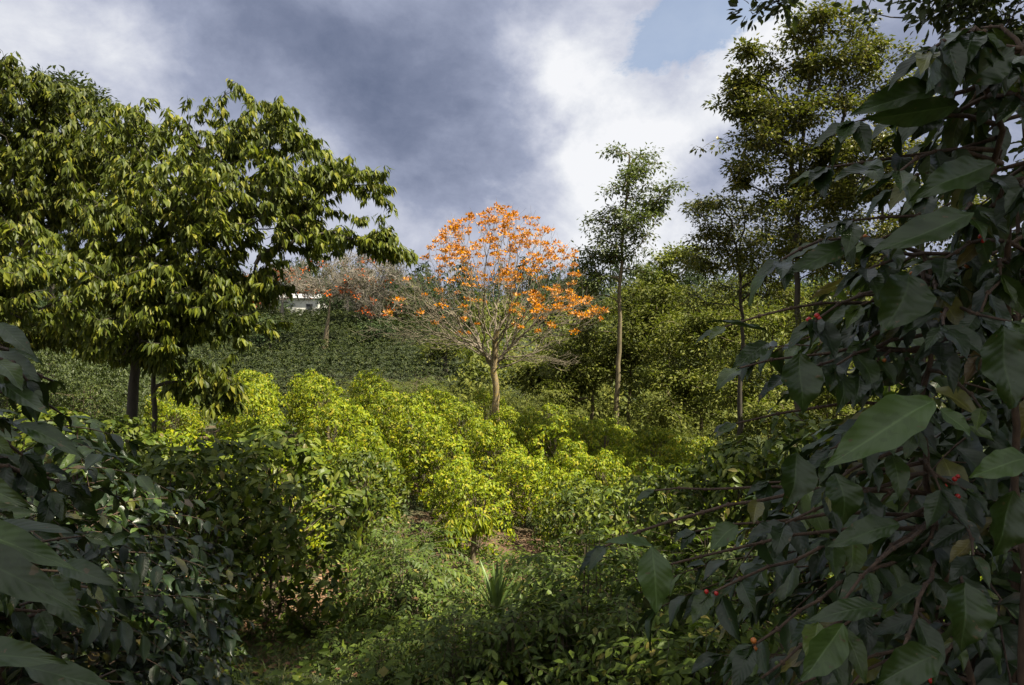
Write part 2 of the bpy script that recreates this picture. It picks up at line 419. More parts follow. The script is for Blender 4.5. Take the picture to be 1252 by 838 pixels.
def skel_geo(S, lids=None):
    g = Geo()
    for lid, c in S.chains:
        if lids is not None and lid not in lids: continue
        r = S.rad[c].copy()
        r[0] = min(r[1] * 1.15, r[0]) if c[0] >= S.m else min(r[1] * 1.25, S.trad[min(c[0], S.m - 1)] * .9)
        r[-1] *= .5
        k = 7 if r[0] > .06 else 5 if r[0] > .025 else 3
        g.add(*tube(S.pos[c], r, k))
    return g

CLUMP = .23
def sample_lobes(lobes, n, rng, shell=.55, low=1.0):
    """lobes: (centre, radii) -> points biased to the shell"""
    w = np.array([np.prod(r) ** .72 for _, r in lobes]); w /= w.sum()
    out = []
    while len(out) < n:                                        # clumps of tips with gaps between them
        c, r = lobes[rng.choice(len(lobes), p=w)]; r = np.asarray(r)
        v = unit(rng.normal(size=3))
        if v[2] < 0 and rng.random() > low: v[2] = -v[2]
        cc = c + v * (shell + (1 - shell) * rng.random() ** .7) * r
        m = int(rng.integers(5, 12)); sp = np.full(3, min(r.mean(), np.prod(r) ** (1 / 3)) * CLUMP)
        for _ in range(m): out.append(cc + rng.normal(size=3) * sp * np.array([1.15, 1.15, .6]))
    return np.array(out[:n])

def lobes_px(lst, Y):
    """(px, py, rx, ry, dY, rY): lobes seen at a pixel, at depth Y + dY, depth radius rY metres"""
    out = []
    for px, py, rx, ry, dY, rY in lst:
        y = Y + dY
        out.append((at(px, py, y), np.array([rx / F * y, rY, ry / F * y])))
    return out

def tree_parts(root, base, S, leafgeo, leafmat, bark, limbmat=None, keep=0, crown='crown', trunk_sides=10, twig_name='branches'):
    g = Geo(); g.add(*tube(S.trunk, S.trad, trunk_sides))
    link('trunk', g.mesh('trunk', bark, True, base), root)
    if keep:
        order = np.argsort([-max([S.cnt[c[1]] for l, c in S.chains if l == q], default=0) for q in range(S.nl)])
        big = [int(q) for q in order[:keep]]
        for q in big: link('limb', skel_geo(S, {q}).mesh('limb', limbmat or bark, True, base), root)
        rest = set(range(S.nl)) - set(big)
        if len(rest) <= 60:
            for q in rest: link('limb', skel_geo(S, {q}).mesh('limb', limbmat or bark, True, base), root)
            rest = set()
        if rest: link(twig_name, skel_geo(S, rest).mesh(twig_name, limbmat or bark, True, base), root)
    else:
        for q in range(S.nl): link('limb', skel_geo(S, {q}).mesh('limb', limbmat or bark, True, base), root)
    if leafgeo is not None: link(crown, leafgeo.mesh(crown, leafmat, False, base), root)

# cluster styles --------------------------------------------------------------
def cl_droop(tips, tdir, rng, k, size, spread=.22, W=.3):
    n = len(tips); P = np.repeat(tips, k, 0); T = np.repeat(tdir, k, 0)
    az = rng.uniform(0, 2 * math.pi, n * k)
    H = np.stack([np.cos(az), np.sin(az), np.zeros(n * k)], -1)
    back = rng.uniform(0, 1, n * k)[:, None]
    P = P - T * back * spread * 1.6 + H * rng.uniform(0, spread * .4, (n * k, 1))
    D = H * rng.uniform(.15, .7, (n * k, 1)) + T * .25 + np.array([0, 0, -1.]) * rng.uniform(.35, 1., (n * k, 1))
    Nn = H * .9 + np.array([0, 0, .55]) + rng.normal(0, .2, (n * k, 3))
    S = size * rng.uniform(.65, 1.2, n * k)
    return P, D, Nn, S, W * rng.uniform(.85, 1.2, n * k), rng.uniform(.05, .3, n * k)

def cl_spread(tips, tdir, rng, k, size, spread=.3, W=.45, flat=.5):
    n = len(tips); P = np.repeat(tips, k, 0); T = np.repeat(tdir, k, 0)
    Rn = unit(rng.normal(size=(n * k, 3)) * np.array([1, 1, flat]))
    P = P + Rn * rng.random((n * k, 1)) ** .6 * spread - T * spread * .2
    D = Rn + T * .3 + np.array([0, 0, -.25]) + rng.normal(0, .25, (n * k, 3))
    Nn = np.array([0, 0, 1.]) + rng.normal(0, .45, (n * k, 3)) + Rn * .3
    return P, D, Nn, size * rng.uniform(.6, 1.25, n * k), W * rng.uniform(.8, 1.2, n * k), rng.uniform(0, .3, n * k)

# ------------------------------------------------------------------ coffee bush
def coffee_bush_geo(seed, h, r, nbr, tpl, leaf, step, nstem=3, W=.42, low=.12, stemr=.018, stemk=5, shape=.35, rosette=0, leaf0=.22):
    rng = np.random.default_rng(seed)
    gl, gs = Geo(), Geo()
    stems = []
    for i in range(nstem):
        az = rng.uniform(0, 6.28); sp = rng.uniform(.05, .32) * r
        p0 = np.array([rng.uniform(-.08, .08), rng.uniform(-.08, .08), -.15])
        top = np.array([math.cos(az) * sp, math.sin(az) * sp, h * rng.uniform(.82, 1.0)])
        u = np.linspace(0, 1, 9)[:, None]
        pts = p0 + (top - p0) * u + np.array([math.cos(az), math.sin(az), 0]) * sp * .3 * np.sin(u * 3.1)
        stems.append(pts); gs.add(*tube(pts, np.linspace(stemr * 1.3, stemr * .35, 9), stemk))
    P, D, Nn, S = [], [], [], []
    for i in range(nbr):
        t = low + (1 - low) * ((i + rng.random()) / nbr)
        st = stems[rng.integers(nstem)]
        p0 = np.array([np.interp(t, np.linspace(0, 1, 9), st[:, k]) for k in range(3)])
        az = i * 2.39996 + rng.normal(0, .5)
        out = np.array([math.cos(az), math.sin(az), 0.])
        L = r * math.sqrt(max(.05, 1 - ((t - shape) / (1.02 - shape + .02)) ** 2 if t > shape else 1 - .5 * ((shape - t) / shape) ** 2)) * rng.uniform(.72, 1.12)
        rise = rng.uniform(.25, .65); drop = rng.uniform(.35, .8)
        q = max(4, int(L / step) + 1)
        u = np.linspace(0, 1, q)
        side = np.array([-out[1], out[0], 0]) * rng.normal(0, .15)
        pts = p0 + out * (u * L)[:, None] + side * (u * u * L)[:, None] + np.array([0, 0, 1.]) * ((rise * u - drop * u * u) * L)[:, None]
        gs.add(*tube(pts, np.linspace(.006, .0025, q) * (stemr / .018), 3))
        tan = unit(np.gradient(pts, axis=0))
        for j in range(1, q):
            if u[j] < leaf0: continue
            sd = unit(np.cross(tan[j], [0, 0, 1.]))
            rot = rng.normal(0, .5)
            for sg in (1, -1):
                if rng.random() < .1: continue
                dd = tan[j] * rng.uniform(.35, .8) + sg * sd * math.cos(rot) + np.array([0, 0, sg * math.sin(rot) * .5 - rng.uniform(.0, .55)])
                P.append(pts[j]); D.append(dd); Nn.append(np.array([0, 0, 1.]) + out * .35 + rng.normal(0, .25, 3)); S.append(leaf * rng.uniform(.65, 1.15))
        for a in range(rosette):                               # fan of leaves round each branch tip
            z_ = a * 6.283 / rosette + rng.normal(0, .3); hd = np.array([math.cos(z_), math.sin(z_), -rng.uniform(.1, .6)])
            P.append(pts[-1] - tan[-1] * rng.uniform(0, .06)); D.append(hd + tan[-1] * .35); Nn.append(np.array([0, 0, 1.]) + rng.normal(0, .18, 3)); S.append(leaf * rng.uniform(.7, 1.15))
        for _ in range(2):
            P.append(pts[-1]); D.append(tan[-1] + rng.normal(0, .35, 3)); Nn.append(np.array([0, 0, 1.]) + rng.normal(0, .3, 3)); S.append(leaf * rng.uniform(.4, .8))
    for st in stems:                                           # top rosettes
        for j in (-1, -2):
            for a in range(6):
                az = a * 1.05 + rng.normal(0, .3)
                P.append(st[j]); D.append([math.cos(az), math.sin(az), rng.uniform(-.2, .6)]); Nn.append(np.array([0, 0, 1.]) + rng.normal(0, .2, 3)); S.append(leaf * rng.uniform(.5, 1))
    n = len(P)
    add_leaves(gl, tpl, rng, P, D, Nn, np.array(S), W * rng.uniform(.85, 1.15, n), rng.uniform(.05, .35, n))
    return gl, gs

def domed_bush_geo(seed, h, r, nclump, per, leaf, W=.5, tpl=None, cs=1., inner=.68):
    """coffee bush whose branch ends carry rounded fans of leaves"""
    rng = np.random.default_rng(seed); gl, gs = Geo(), Geo(); P, D, Nn, S = [], [], [], []
    stems = []
    for i in range(4):
        az = rng.uniform(0, 6.28); top = np.array([math.cos(az) * .25 * r, math.sin(az) * .25 * r, h * .85]); p0 = np.array([rng.uniform(-.08, .08), rng.uniform(-.08, .08), -.15])
        pts = p0 + (top - p0) * np.linspace(0, 1, 7)[:, None]; stems.append(pts); gs.add(*tube(pts, np.linspace(.026, .01, 7), 5))
    for i in range(nclump):
        t = (i + .5) / nclump; ph = i * 2.39996 + rng.normal(0, .3)
        zz = .10 + .90 * (1 - t) ** .75; rr = math.sqrt(max(0, 1 - ((zz - .45) / .56) ** 2)) if zz > .45 else 1 - .25 * (.45 - zz) / .45
        rr *= r * rng.uniform(inner, 1.02)
        c = np.array([math.cos(ph) * rr, math.sin(ph) * rr, zz * h * rng.uniform(.92, 1.05)])
        st = stems[int(rng.integers(4))]; q = st[min(6, max(1, int(zz * 6) - 1))]
        u = np.linspace(0, 1, 5)[:, None]; pts = q + (c - q) * u + np.array([0, 0, .12]) * np.sin(u * 3.1)
        gs.add(*tube(pts, np.linspace(.009, .003, 5), 3))
        o = unit(np.array([math.cos(ph) * rr, math.sin(ph) * rr, .55 * r + .5 * (zz - .4) * h])); cr = rng.uniform(.20, .34) * cs
        for _ in range(int(per * (cr / cs / .27) ** 1.5)):
            v = unit(rng.normal(size=3) + o * .9 + np.array([0, 0, .35]))
            P.append(c + v * cr * rng.uniform(.7, 1.05) * np.array([1.1, 1.1, .8])); D.append(unit(np.cross(v, rng.normal(size=3))) + v * .25 + np.array([0, 0, -.45])); Nn.append(v + np.array([0, 0, .3]) + rng.normal(0, .2, 3)); S.append(leaf * rng.uniform(.65, 1.2))
    n = len(P); add_leaves(gl, tpl or SMALL, rng, P, D, Nn, np.array(S), W * rng.uniform(.85, 1.15, n), rng.uniform(.1, .4, n))
    return gl, gs

def make_bush(name, geos, leafm, stemm, label, cat, loc, group=None, rz=0, sc=(1, 1, 1), smooth=False):
    root = thing(name, label, cat, loc, group)
    root.rotation_euler = (0, 0, rz); root.scale = sc
    gl, gs = geos
    link('stem', gs.mesh('stem', stemm, True), root)
    link('foliage', gl.mesh('foliage', leafm, smooth), root)
    return root

# ------------------------------------------------------------------ more templates
def tpl_blade(nu=5, W=1.0):
    s = np.linspace(0, 1, nu); w = (.5 * (1 - s ** 2.2) + .01)
    V = np.stack([np.stack([-w, s, np.full(nu, .25) * w], -1), np.stack([w * 0, s, w * 0], -1), np.stack([w, s, np.full(nu, .25) * w], -1)], 1).reshape(-1, 3)
    T = []
    for i in range(nu - 1):
        for j in (0, 1):
            a = i * 3 + j; T += [[a, a + 1, a + 4], [a, a + 4, a + 3]]
    U = np.stack([V[:, 0] + .5, V[:, 1]], -1)
    return V, np.array(T), U
BLADE = tpl_blade(5)
GRASS = tpl_blade(4)

def base_px(px, Y):
    return G((px - CX) / F * Y, Y)

# ------------------------------------------------------------------ generic tree
def tree(name, label, cat, px, Y, trunk_px, r0, r1, lobes, ntips, style, seed, group=None, k=10, size=.2, W=.35, tpl=SMALL,
         leaf='dark_tree', bark='bark_dark', alpha=.4, step=.5, attach=.3, low=1., shell=.5, keep=12, rtip=.010, up=.02, spread=.3, jit=.2, extra=None, flat=.5, sides=9):
    rng = np.random.default_rng(seed)
    b = base_px(px, Y)
    pts = [b - np.array([0, 0, .3])] + [at(p[0], p[1], Y + (p[2] if len(p) > 2 else 0)) for p in trunk_px]
    lb = lobes_px(lobes, Y)
    tips = sample_lobes(lb, ntips, rng, shell, low)
    tips = tips[tips[:, 2] > gz(tips[:, 0], tips[:, 1]) + .3]
    S = grow(pts, r0, r1, tips, rng, alpha, step, attach, up, jit, rtip)
    g = None
    if style:
        g = Geo()
        f = cl_droop if style == 'droop' else cl_spread
        kw = {} if style == 'droop' else {'flat': flat}
        P, D, Nn, Sz, Wd, Bd = f(S.tips, S.tdir, rng, k, size, spread, W, **kw)
        add_leaves(g, tpl, rng, P, D, Nn, Sz, Wd, Bd)
    root = thing(name, label, cat, b, group)
    tree_parts(root, b, S, g, M[leaf], M[bark], keep=keep, trunk_sides=sides)
    return root, b, S, rng

CLUMP = .33
# ------------------------------------------------------------------ big drooping trees on the left
tree('drooping_tree', 'largest dark green tree on the left, drooping leaf clusters, trunk rising from the sunlit bushes', 'tree', 163, 18,
     [(163, 470), (166, 420), (172, 360, .2), (190, 300, .3), (215, 240, .4), (240, 180, .5)], .19, .05,
     [(235, 165, 75, 42, 0, 1.5), (300, 155, 50, 36, .5, 1.4), (180, 190, 70, 50, .5, 1.6), (355, 215, 60, 38, 0, 1.4), (405, 222, 42, 32, -.3, 1.), (440, 262, 34, 34, -.3, .9),
      (462, 290, 26, 16, -.4, .6), (418, 290, 30, 20, -.3, .8), (300, 235, 80, 50, -.6, 1.8), (230, 250, 90, 60, -.8, 1.8), (170, 290, 80, 60, -1, 1.6), (300, 305, 85, 50, -.7, 1.5), (365, 275, 50, 40, -.5, 1.2),
      (225, 350, 85, 45, -1.2, 1.5), (300, 372, 48, 30, -.9, 1.1), (150, 380, 65, 40, -1.2, 1.3), (330, 340, 42, 30, -.6, 1.), (408, 320, 24, 22, -.3, .6), (120, 330, 60, 50, -.6, 1.3), (478, 296, 24, 14, -.4, .6), (450, 225, 26, 26, -.3, .8), (350, 160, 40, 22, 0, 1.), (250, 405, 60, 26, -1, 1.1), (110, 405, 50, 24, -1, 1.), (195, 410, 50, 22, -1.4, .9), (150, 432, 34, 16, -2.2, .7), (215, 430, 34, 14, -1.8, .7)],
     2000, 'droop', 11, k=18, size=.27, W=.34, leaf='droop', alpha=.35, step=.4, attach=.3, low=.7, shell=.45, spread=.24, rtip=.006, up=.03)
tree('drooping_tree', 'tall drooping-leaved tree cut by the left edge of the picture, behind the largest left tree', 'tree', 20, 21,
     [(25, 420), (30, 330), (25, 240), (20, 170)], .2, .05,
     [(30, 120, 60, 38, 0, 1.6), (-30, 120, 60, 45, 0, 1.6), (85, 140, 48, 38, 0, 1.3), (125, 165, 45, 30, 0, 1.2), (30, 190, 80, 55, -.4, 1.8), (95, 220, 70, 55, -.3, 1.5), (-40, 220, 70, 70, 0, 1.8), (50, 280, 90, 50, -.2, 1.6), (10, 330, 70, 40, 0, 1.5), (40, 395, 70, 30, .3, 1.5), (110, 415, 40, 26, .5, 1.2), (-50, 400, 60, 40, 0, 1.5)],
     1350, 'droop', 12, k=18, size=.3, W=.36, leaf='droop', alpha=.35, step=.45, attach=.3, low=.7, spread=.26, rtip=.007, up=.03)
tree('drooping_tree', 'young pale-leaved drooping tree at the left edge, lit yellow green in front of darker crowns', 'tree', -70, 11,
     [(-70, 420), (-66, 360), (-60, 300)], .1, .03,
     [(15, 292, 55, 20, 0, .7), (40, 335, 45, 26, -.2, .7), (-20, 330, 60, 30, 0, .8), (58, 372, 36, 20, -.4, .6), (-60, 290, 60, 40, 0, .8), (-10, 380, 50, 20, 0, .7), (90, 345, 22, 14, -.2, .4)],
     330, 'droop', 13, k=18, size=.19, W=.36, leaf='droop', alpha=.3, step=.3, attach=.35, spread=.2, rtip=.006)
tree('drooping_tree', 'slim tree right beside the largest left trunk, with a low sunlit drooping spray', 'tree', 188, 17.2,
     [(187, 480), (190, 430), (193, 380), (205, 335)], .10, .03,
     [(250, 462, 50, 20, -.6, .8), (215, 440, 35, 14, -.3, .6), (275, 480, 24, 14, -.8, .5), (190, 350, 50, 40, 0, .9), (225, 395, 40, 22, 0, .8)],
     330, 'droop', 14, k=17, size=.28, W=.36, leaf='droop', alpha=.3, step=.35, attach=.4, spread=.24, rtip=.006)
tree('dark_tree', 'dark fine-leaved tree top showing behind the left trees against white cloud', 'tree', 60, 34,
     [(62, 380), (70, 250), (80, 130)], .3, .06,
     [(88, 104, 36, 22, 0, 1.6), (60, 100, 30, 18, 0, 1.3), (112, 124, 22, 12, 0, 1.), (80, 150, 60, 40, 0, 2), (40, 200, 80, 70, 0, 3)],
     420, 'spread', 15, k=26, size=.32, leaf='dark_tree', step=.8, spread=.6, rtip=.01)

CLUMP = .24
# ------------------------------------------------------------------ orange flowering tree
def orange_tree():
    rng = np.random.default_rng(5)
    Y = 31.; b = base_px(606, Y)
    trunk = [b - np.array([0, 0, .3]), at(606, 500, Y), at(604, 455, Y), at(605, 430, Y), at(608, 404, Y)]
    tips = []
    c = at(606, 425, Y)
    while len(tips) < 620:                                     # umbrella of tips
        v = unit(rng.normal(size=3)); v[2] = abs(v[2])
        rr = (.72 + .28 * rng.random() ** .6)
        if rng.random() < .25: rr = rng.uniform(.45, .8)
        p = c + v * rr * np.array([4.8, 4.6, 6.5])
        if v[2] < .22: continue
        if v[0] < 0: p[0] = c[0] + (p[0] - c[0]) * .9
        tips.append(p)
    for px, py, n, sx, sy in [(500, 372, 45, 34, 18), (540, 385, 40, 30, 16), (480, 405, 30, 26, 12), (520, 412, 34, 36, 10), (700, 372, 46, 32, 14), (725, 385, 16, 16, 8), (680, 405, 34, 30, 14),
                              (660, 438, 18, 30, 6), (690, 442, 16, 18, 7), (640, 405, 30, 22, 14), (560, 412, 24, 22, 10), (655, 372, 30, 28, 16), (505, 350, 20, 20, 12)]:
        for _ in range(n):
            tips.append(at(px + rng.normal(0, sx * .6), py + rng.normal(0, sy * .6), Y + rng.normal(0, 1.6)))
    S = grow(trunk, .20, .12, np.array(tips), rng, alpha=.80, step=.35, attach=.66, up=-.02, jit=.35, rtip=.0062, power=.5, ctrl=.45)
    root = thing('flowering_tree', 'bare branched tree with bright orange blossom in the middle of the coffee field', 'tree', b)
    g = Geo(); g.add(*tube(S.trunk, S.trad, 12)); link('trunk', g.mesh('trunk', M['bark_orange'], True, b), root)
    order = np.argsort([-max([S.cnt[cc[1]] for l, cc in S.chains if l == q], default=0) for q in range(S.nl)])
    big = [int(q) for q in order[:24]]
    for q in big: link('limb', skel_geo(S, {q}).mesh('limb', M['limb_mid'], True, b), root)
    rest = set(range(S.nl)) - set(big)
    if rest: link('twigs', skel_geo(S, rest).mesh('twigs', M['twig_pale'], True, b), root)
    gt = Geo()                                                # fine bare twiglets at every tip
    for t, d in zip(S.tips, S.tdir):
        for _ in range(2):
            dd = unit(d + rng.normal(0, .55, 3)); L = rng.uniform(.25, .6)
            o = t - d * rng.uniform(0, .5)
            gt.add(*tube(np.array([o, o + dd * L * .5 + np.array([0, 0, .02]), o + dd * L + np.array([0, 0, .08])]), [.0055, .0045, .003], 3))
    link('twiglets', gt.mesh('twiglets', M['twig_pale'], True, b), root)
    P, D, Nn, Sz = [], [], [], []
    gb, gd = [], []
    for t, d in zip(S.tips, S.tdir):
        py = CY - t[2] / t[1] * F; px = CX + t[0] / t[1] * F
        pr = .84 if py < 318 else .56 if py < 345 else .20 if py < 385 else .07 if py < 415 else 0
        if px > 650 and 318 < py < 392: pr = max(pr, .40)
        if px < 560 and py > 335: pr *= .55
        if rng.random() > pr: continue
        n = rng.integers(20, 52); rad = rng.uniform(.10, .25)
        for _ in range(n):
            v = unit(rng.normal(size=3) * np.array([1, 1, .6])); P.append(t + v * rad * rng.random() * np.array([1, 1, .7]) + np.array([0, 0, .05]))
            D.append(v + np.array([0, 0, .55])); Nn.append(rng.normal(size=3)); Sz.append(rng.uniform(.06, .15))
    gf = Geo(); n = len(P)
    add_leaves(gf, SMALL, rng, P, D, Nn, np.array(Sz), rng.uniform(.45, .8, n), rng.uniform(0, .5, n))
    link('blossom', gf.mesh('blossom', M['petal'], False, b), root)
    gl = Geo(); sel = S.tips[rng.random(len(S.tips)) < .12]   # the few young leaves low on the branches
    sel = sel[(CY - sel[:, 2] / sel[:, 1] * F) > 340]
    if len(sel):
        add_leaves(gl, SMALL, rng, *cl_spread(sel, np.tile([0, 0, 1.], (len(sel), 1)), rng, 8, .13, .25))
        link('young_leaves', gl.mesh('young_leaves', M['feather'], False, b), root)
orange_tree()

# ------------------------------------------------------------------ tall trees on the right
tree('slender_tree', 'tall slender tree with sparse crown and straight bare trunk right of the orange tree', 'tree', 752, 37.5,
     [(754, 490), (757, 430), (758, 360), (761, 300), (766, 240), (770, 190)], .19, .05,
     [(778, 192, 26, 20, 0, 1.6), (758, 212, 26, 18, 0, 1.4), (800, 226, 28, 16, 0, 1.4), (740, 228, 16, 10, 0, .8), (728, 262, 12, 8, 0, .8), (722, 288, 20, 12, 0, 1.2), (785, 255, 24, 14, 0, 1.3),
      (806, 250, 16, 12, 0, 1.), (745, 312, 24, 14, 0, 1.4), (788, 300, 26, 14, 0, 1.3), (735, 345, 30, 16, 0, 1.5), (715, 325, 18, 14, 0, 1.2), (790, 335, 20, 12, 0, 1.2), (748, 275, 12, 8, 0, .9), (768, 235, 40, 40, 0, 1.8), (758, 290, 44, 40, 0, 2.0), (772, 185, 22, 18, 0, 1.2)],
     430, 'spread', 21, k=26, size=.22, W=.48, leaf='slim_tree', bark='bark_tan', alpha=.25, step=.6, attach=.32, spread=.55, rtip=.013, keep=10, up=.06, shell=.3)
tree('broad_crowned_tree', 'tallest tree on the right, its upright crown reaching the top edge of the picture', 'tree', 978, 24,
     [(976, 480), (975, 400), (975, 320), (975, 250), (980, 180), (988, 110), (996, 60)], .19, .04,
     [(1000, 34, 48, 26, 0, 1.2), (1045, 52, 46, 26, 0, 1.1), (955, 72, 40, 30, 0, 1.1), (1078, 92, 30, 26, 0, .9), (1020, 95, 52, 34, -.3, 1.2), (915, 116, 34, 24, 0, .9), (896, 148, 18, 12, 0, .5),
      (958, 140, 40, 24, 0, 1.), (1045, 140, 34, 20, 0, .9), (930, 198, 36, 22, 0, .9), (905, 222, 26, 14, 0, .7), (1005, 190, 40, 26, 0, 1.), (962, 230, 36, 20, 0, .9), (1030, 235, 34, 20, 0, .9), (985, 150, 80, 100, 0, 1.5), (1000, 270, 70, 60, 0, 1.3), (1100, 130, 30, 24, 0, .9), (1085, 60, 30, 24, 0, .9), (920, 80, 26, 22, 0, .8), (940, 165, 50, 30, 0, 1.1)],
     1250, 'spread', 22, k=32, size=.17, W=.52, leaf='tall_tree', bark='bark_dark', alpha=.28, step=.4, attach=.42, spread=.36, rtip=.0065, keep=10, up=.05, shell=.45)
tree('broad_crowned_tree', 'open wide spreading tree under the tallest right tree, layered olive crown', 'tree', 905, 27,
     [(905, 480), (908, 420), (905, 350), (900, 300)], .16, .04,
     [(872, 250, 34, 16, 0, .9), (846, 282, 30, 16, 0, .9), (900, 285, 44, 22, 0, 1.2), (930, 262, 34, 18, 0, .9), (860, 318, 34, 18, 0, 1.), (912, 325, 50, 24, -.2, 1.2), (950, 300, 40, 22, 0, 1.), (830, 340, 20, 14, 0, .8), (965, 345, 40, 20, 0, 1.), (880, 360, 46, 20, 0, 1.2)],
     560, 'spread', 23, k=24, size=.16, W=.46, leaf='tall_tree', bark='bark_dark', alpha=.28, step=.45, attach=.4, spread=.42, rtip=.008, keep=8, up=.03, flat=.35)
tree('broad_crowned_tree', 'olive brown tree crown right of the tallest right trunk, half hidden by dark coffee leaves', 'tree', 1085, 22,
     [(1085, 470), (1082, 380), (1078, 300), (1080, 230)], .15, .04,
     [(1075, 190, 40, 24, 0, 1.), (1110, 185, 34, 20, 0, 1.), (1050, 225, 40, 26, 0, 1.), (1100, 240, 50, 30, 0, 1.2), (1040, 285, 46, 30, 0, 1.1), (1110, 310, 60, 40, 0, 1.3), (1030, 340, 50, 30, 0, 1.2), (1160, 250, 50, 40, 0, 1.2), (1020, 395, 60, 36, 0, 1.2), (1180, 350, 60, 50, 0, 1.2)],
     720, 'spread', 24, k=34, size=.16, W=.52, leaf='tall_tree', bark='bark_dark', alpha=.3, step=.45, attach=.35, spread=.36, rtip=.007)

# feathery lighter trees filling the dip on the right
FE = [
 ('feathery olive tree just right of the orange tree, below the slender tall one', 722, 40, [(724, 500), (726, 450), (728, 410)], [(735, 398, 40, 26, 0, 1.8), (700, 425, 34, 22, 0, 1.6), (765, 420, 36, 24, 0, 1.6), (725, 452, 46, 24, -.5, 1.8), (690, 470, 26, 22, -.5, 1.4)], 210),
 ('layered pale green tree with two thin trunks standing right of the slender trunk', 768, 41, [(768, 500), (772, 450), (778, 400)], [(790, 375, 34, 22, 0, 1.6), (812, 405, 34, 24, 0, 1.6), (780, 440, 40, 24, -.5, 1.7), (820, 450, 34, 26, -.5, 1.6)], 190),
 ('broad feathery green tree behind the end of the field, below the far dark crowns', 858, 37, [(858, 520), (860, 470), (864, 420)], [(862, 408, 46, 24, 0, 1.8), (900, 400, 44, 26, 0, 1.7), (838, 450, 40, 28, 0, 1.6), (885, 455, 60, 36, -.6, 2), (850, 495, 46, 26, -.8, 1.6)], 300),
 ('dense feathery tree whose bright olive leaves fill the gap left of the dark coffee branches', 940, 31, [(940, 520), (942, 460), (945, 410)], [(935, 385, 50, 28, 0, 1.6), (985, 390, 46, 30, 0, 1.5), (920, 440, 54, 36, -.4, 1.7), (975, 450, 56, 40, -.4, 1.7), (930, 500, 60, 30, -.6, 1.5), (1010, 470, 40, 40, 0, 1.4)], 330),
 ('tall light green tree behind the slender trunk, its top in the sky gap', 815, 56, [(815, 480), (818, 400), (822, 350)], [(830, 318, 22, 14, 0, 1.6), (808, 345, 26, 16, 0, 1.8), (838, 352, 28, 18, 0, 1.9), (800, 380, 30, 20, 0, 2)], 130),
 ('mid green bushy tree between the orange tree and the slender trunk, low on the slope', 668, 44, [(668, 500), (669, 470), (670, 440)], [(672, 440, 34, 20, 0, 1.6), (650, 465, 30, 18, 0, 1.5), (690, 462, 30, 18, 0, 1.5)], 120),
 ('low olive tree at the far right end of the coffee field beside the dark coffee', 1010, 26, [(1010, 540), (1010, 500), (1012, 460)], [(1000, 470, 50, 34, 0, 1.3), (1050, 460, 44, 40, 0, 1.3), (960, 510, 44, 26, 0, 1.2), (1030, 520, 54, 30, 0, 1.2)], 200),
]
for i, (lab, px, Y, tp, lb, nt) in enumerate(FE):
    tree('feathery_tree', lab, 'tree', px, Y, tp, .13 * Y / 40 + .04, .03, [(a, b2, c2 * 1.2, d2 * 1.25, e2, f2) for a, b2, c2, d2, e2, f2 in lb], int(nt * 1.5), 'spread', 40 + i, 'light feathery trees in the dip', k=40, size=.25 * Y / 40 + .02, W=.42, leaf='feather',
         bark='bark_tan', alpha=.3, step=.6, attach=.3, spread=.62 * Y / 40, rtip=.009, flat=.45, shell=.35)

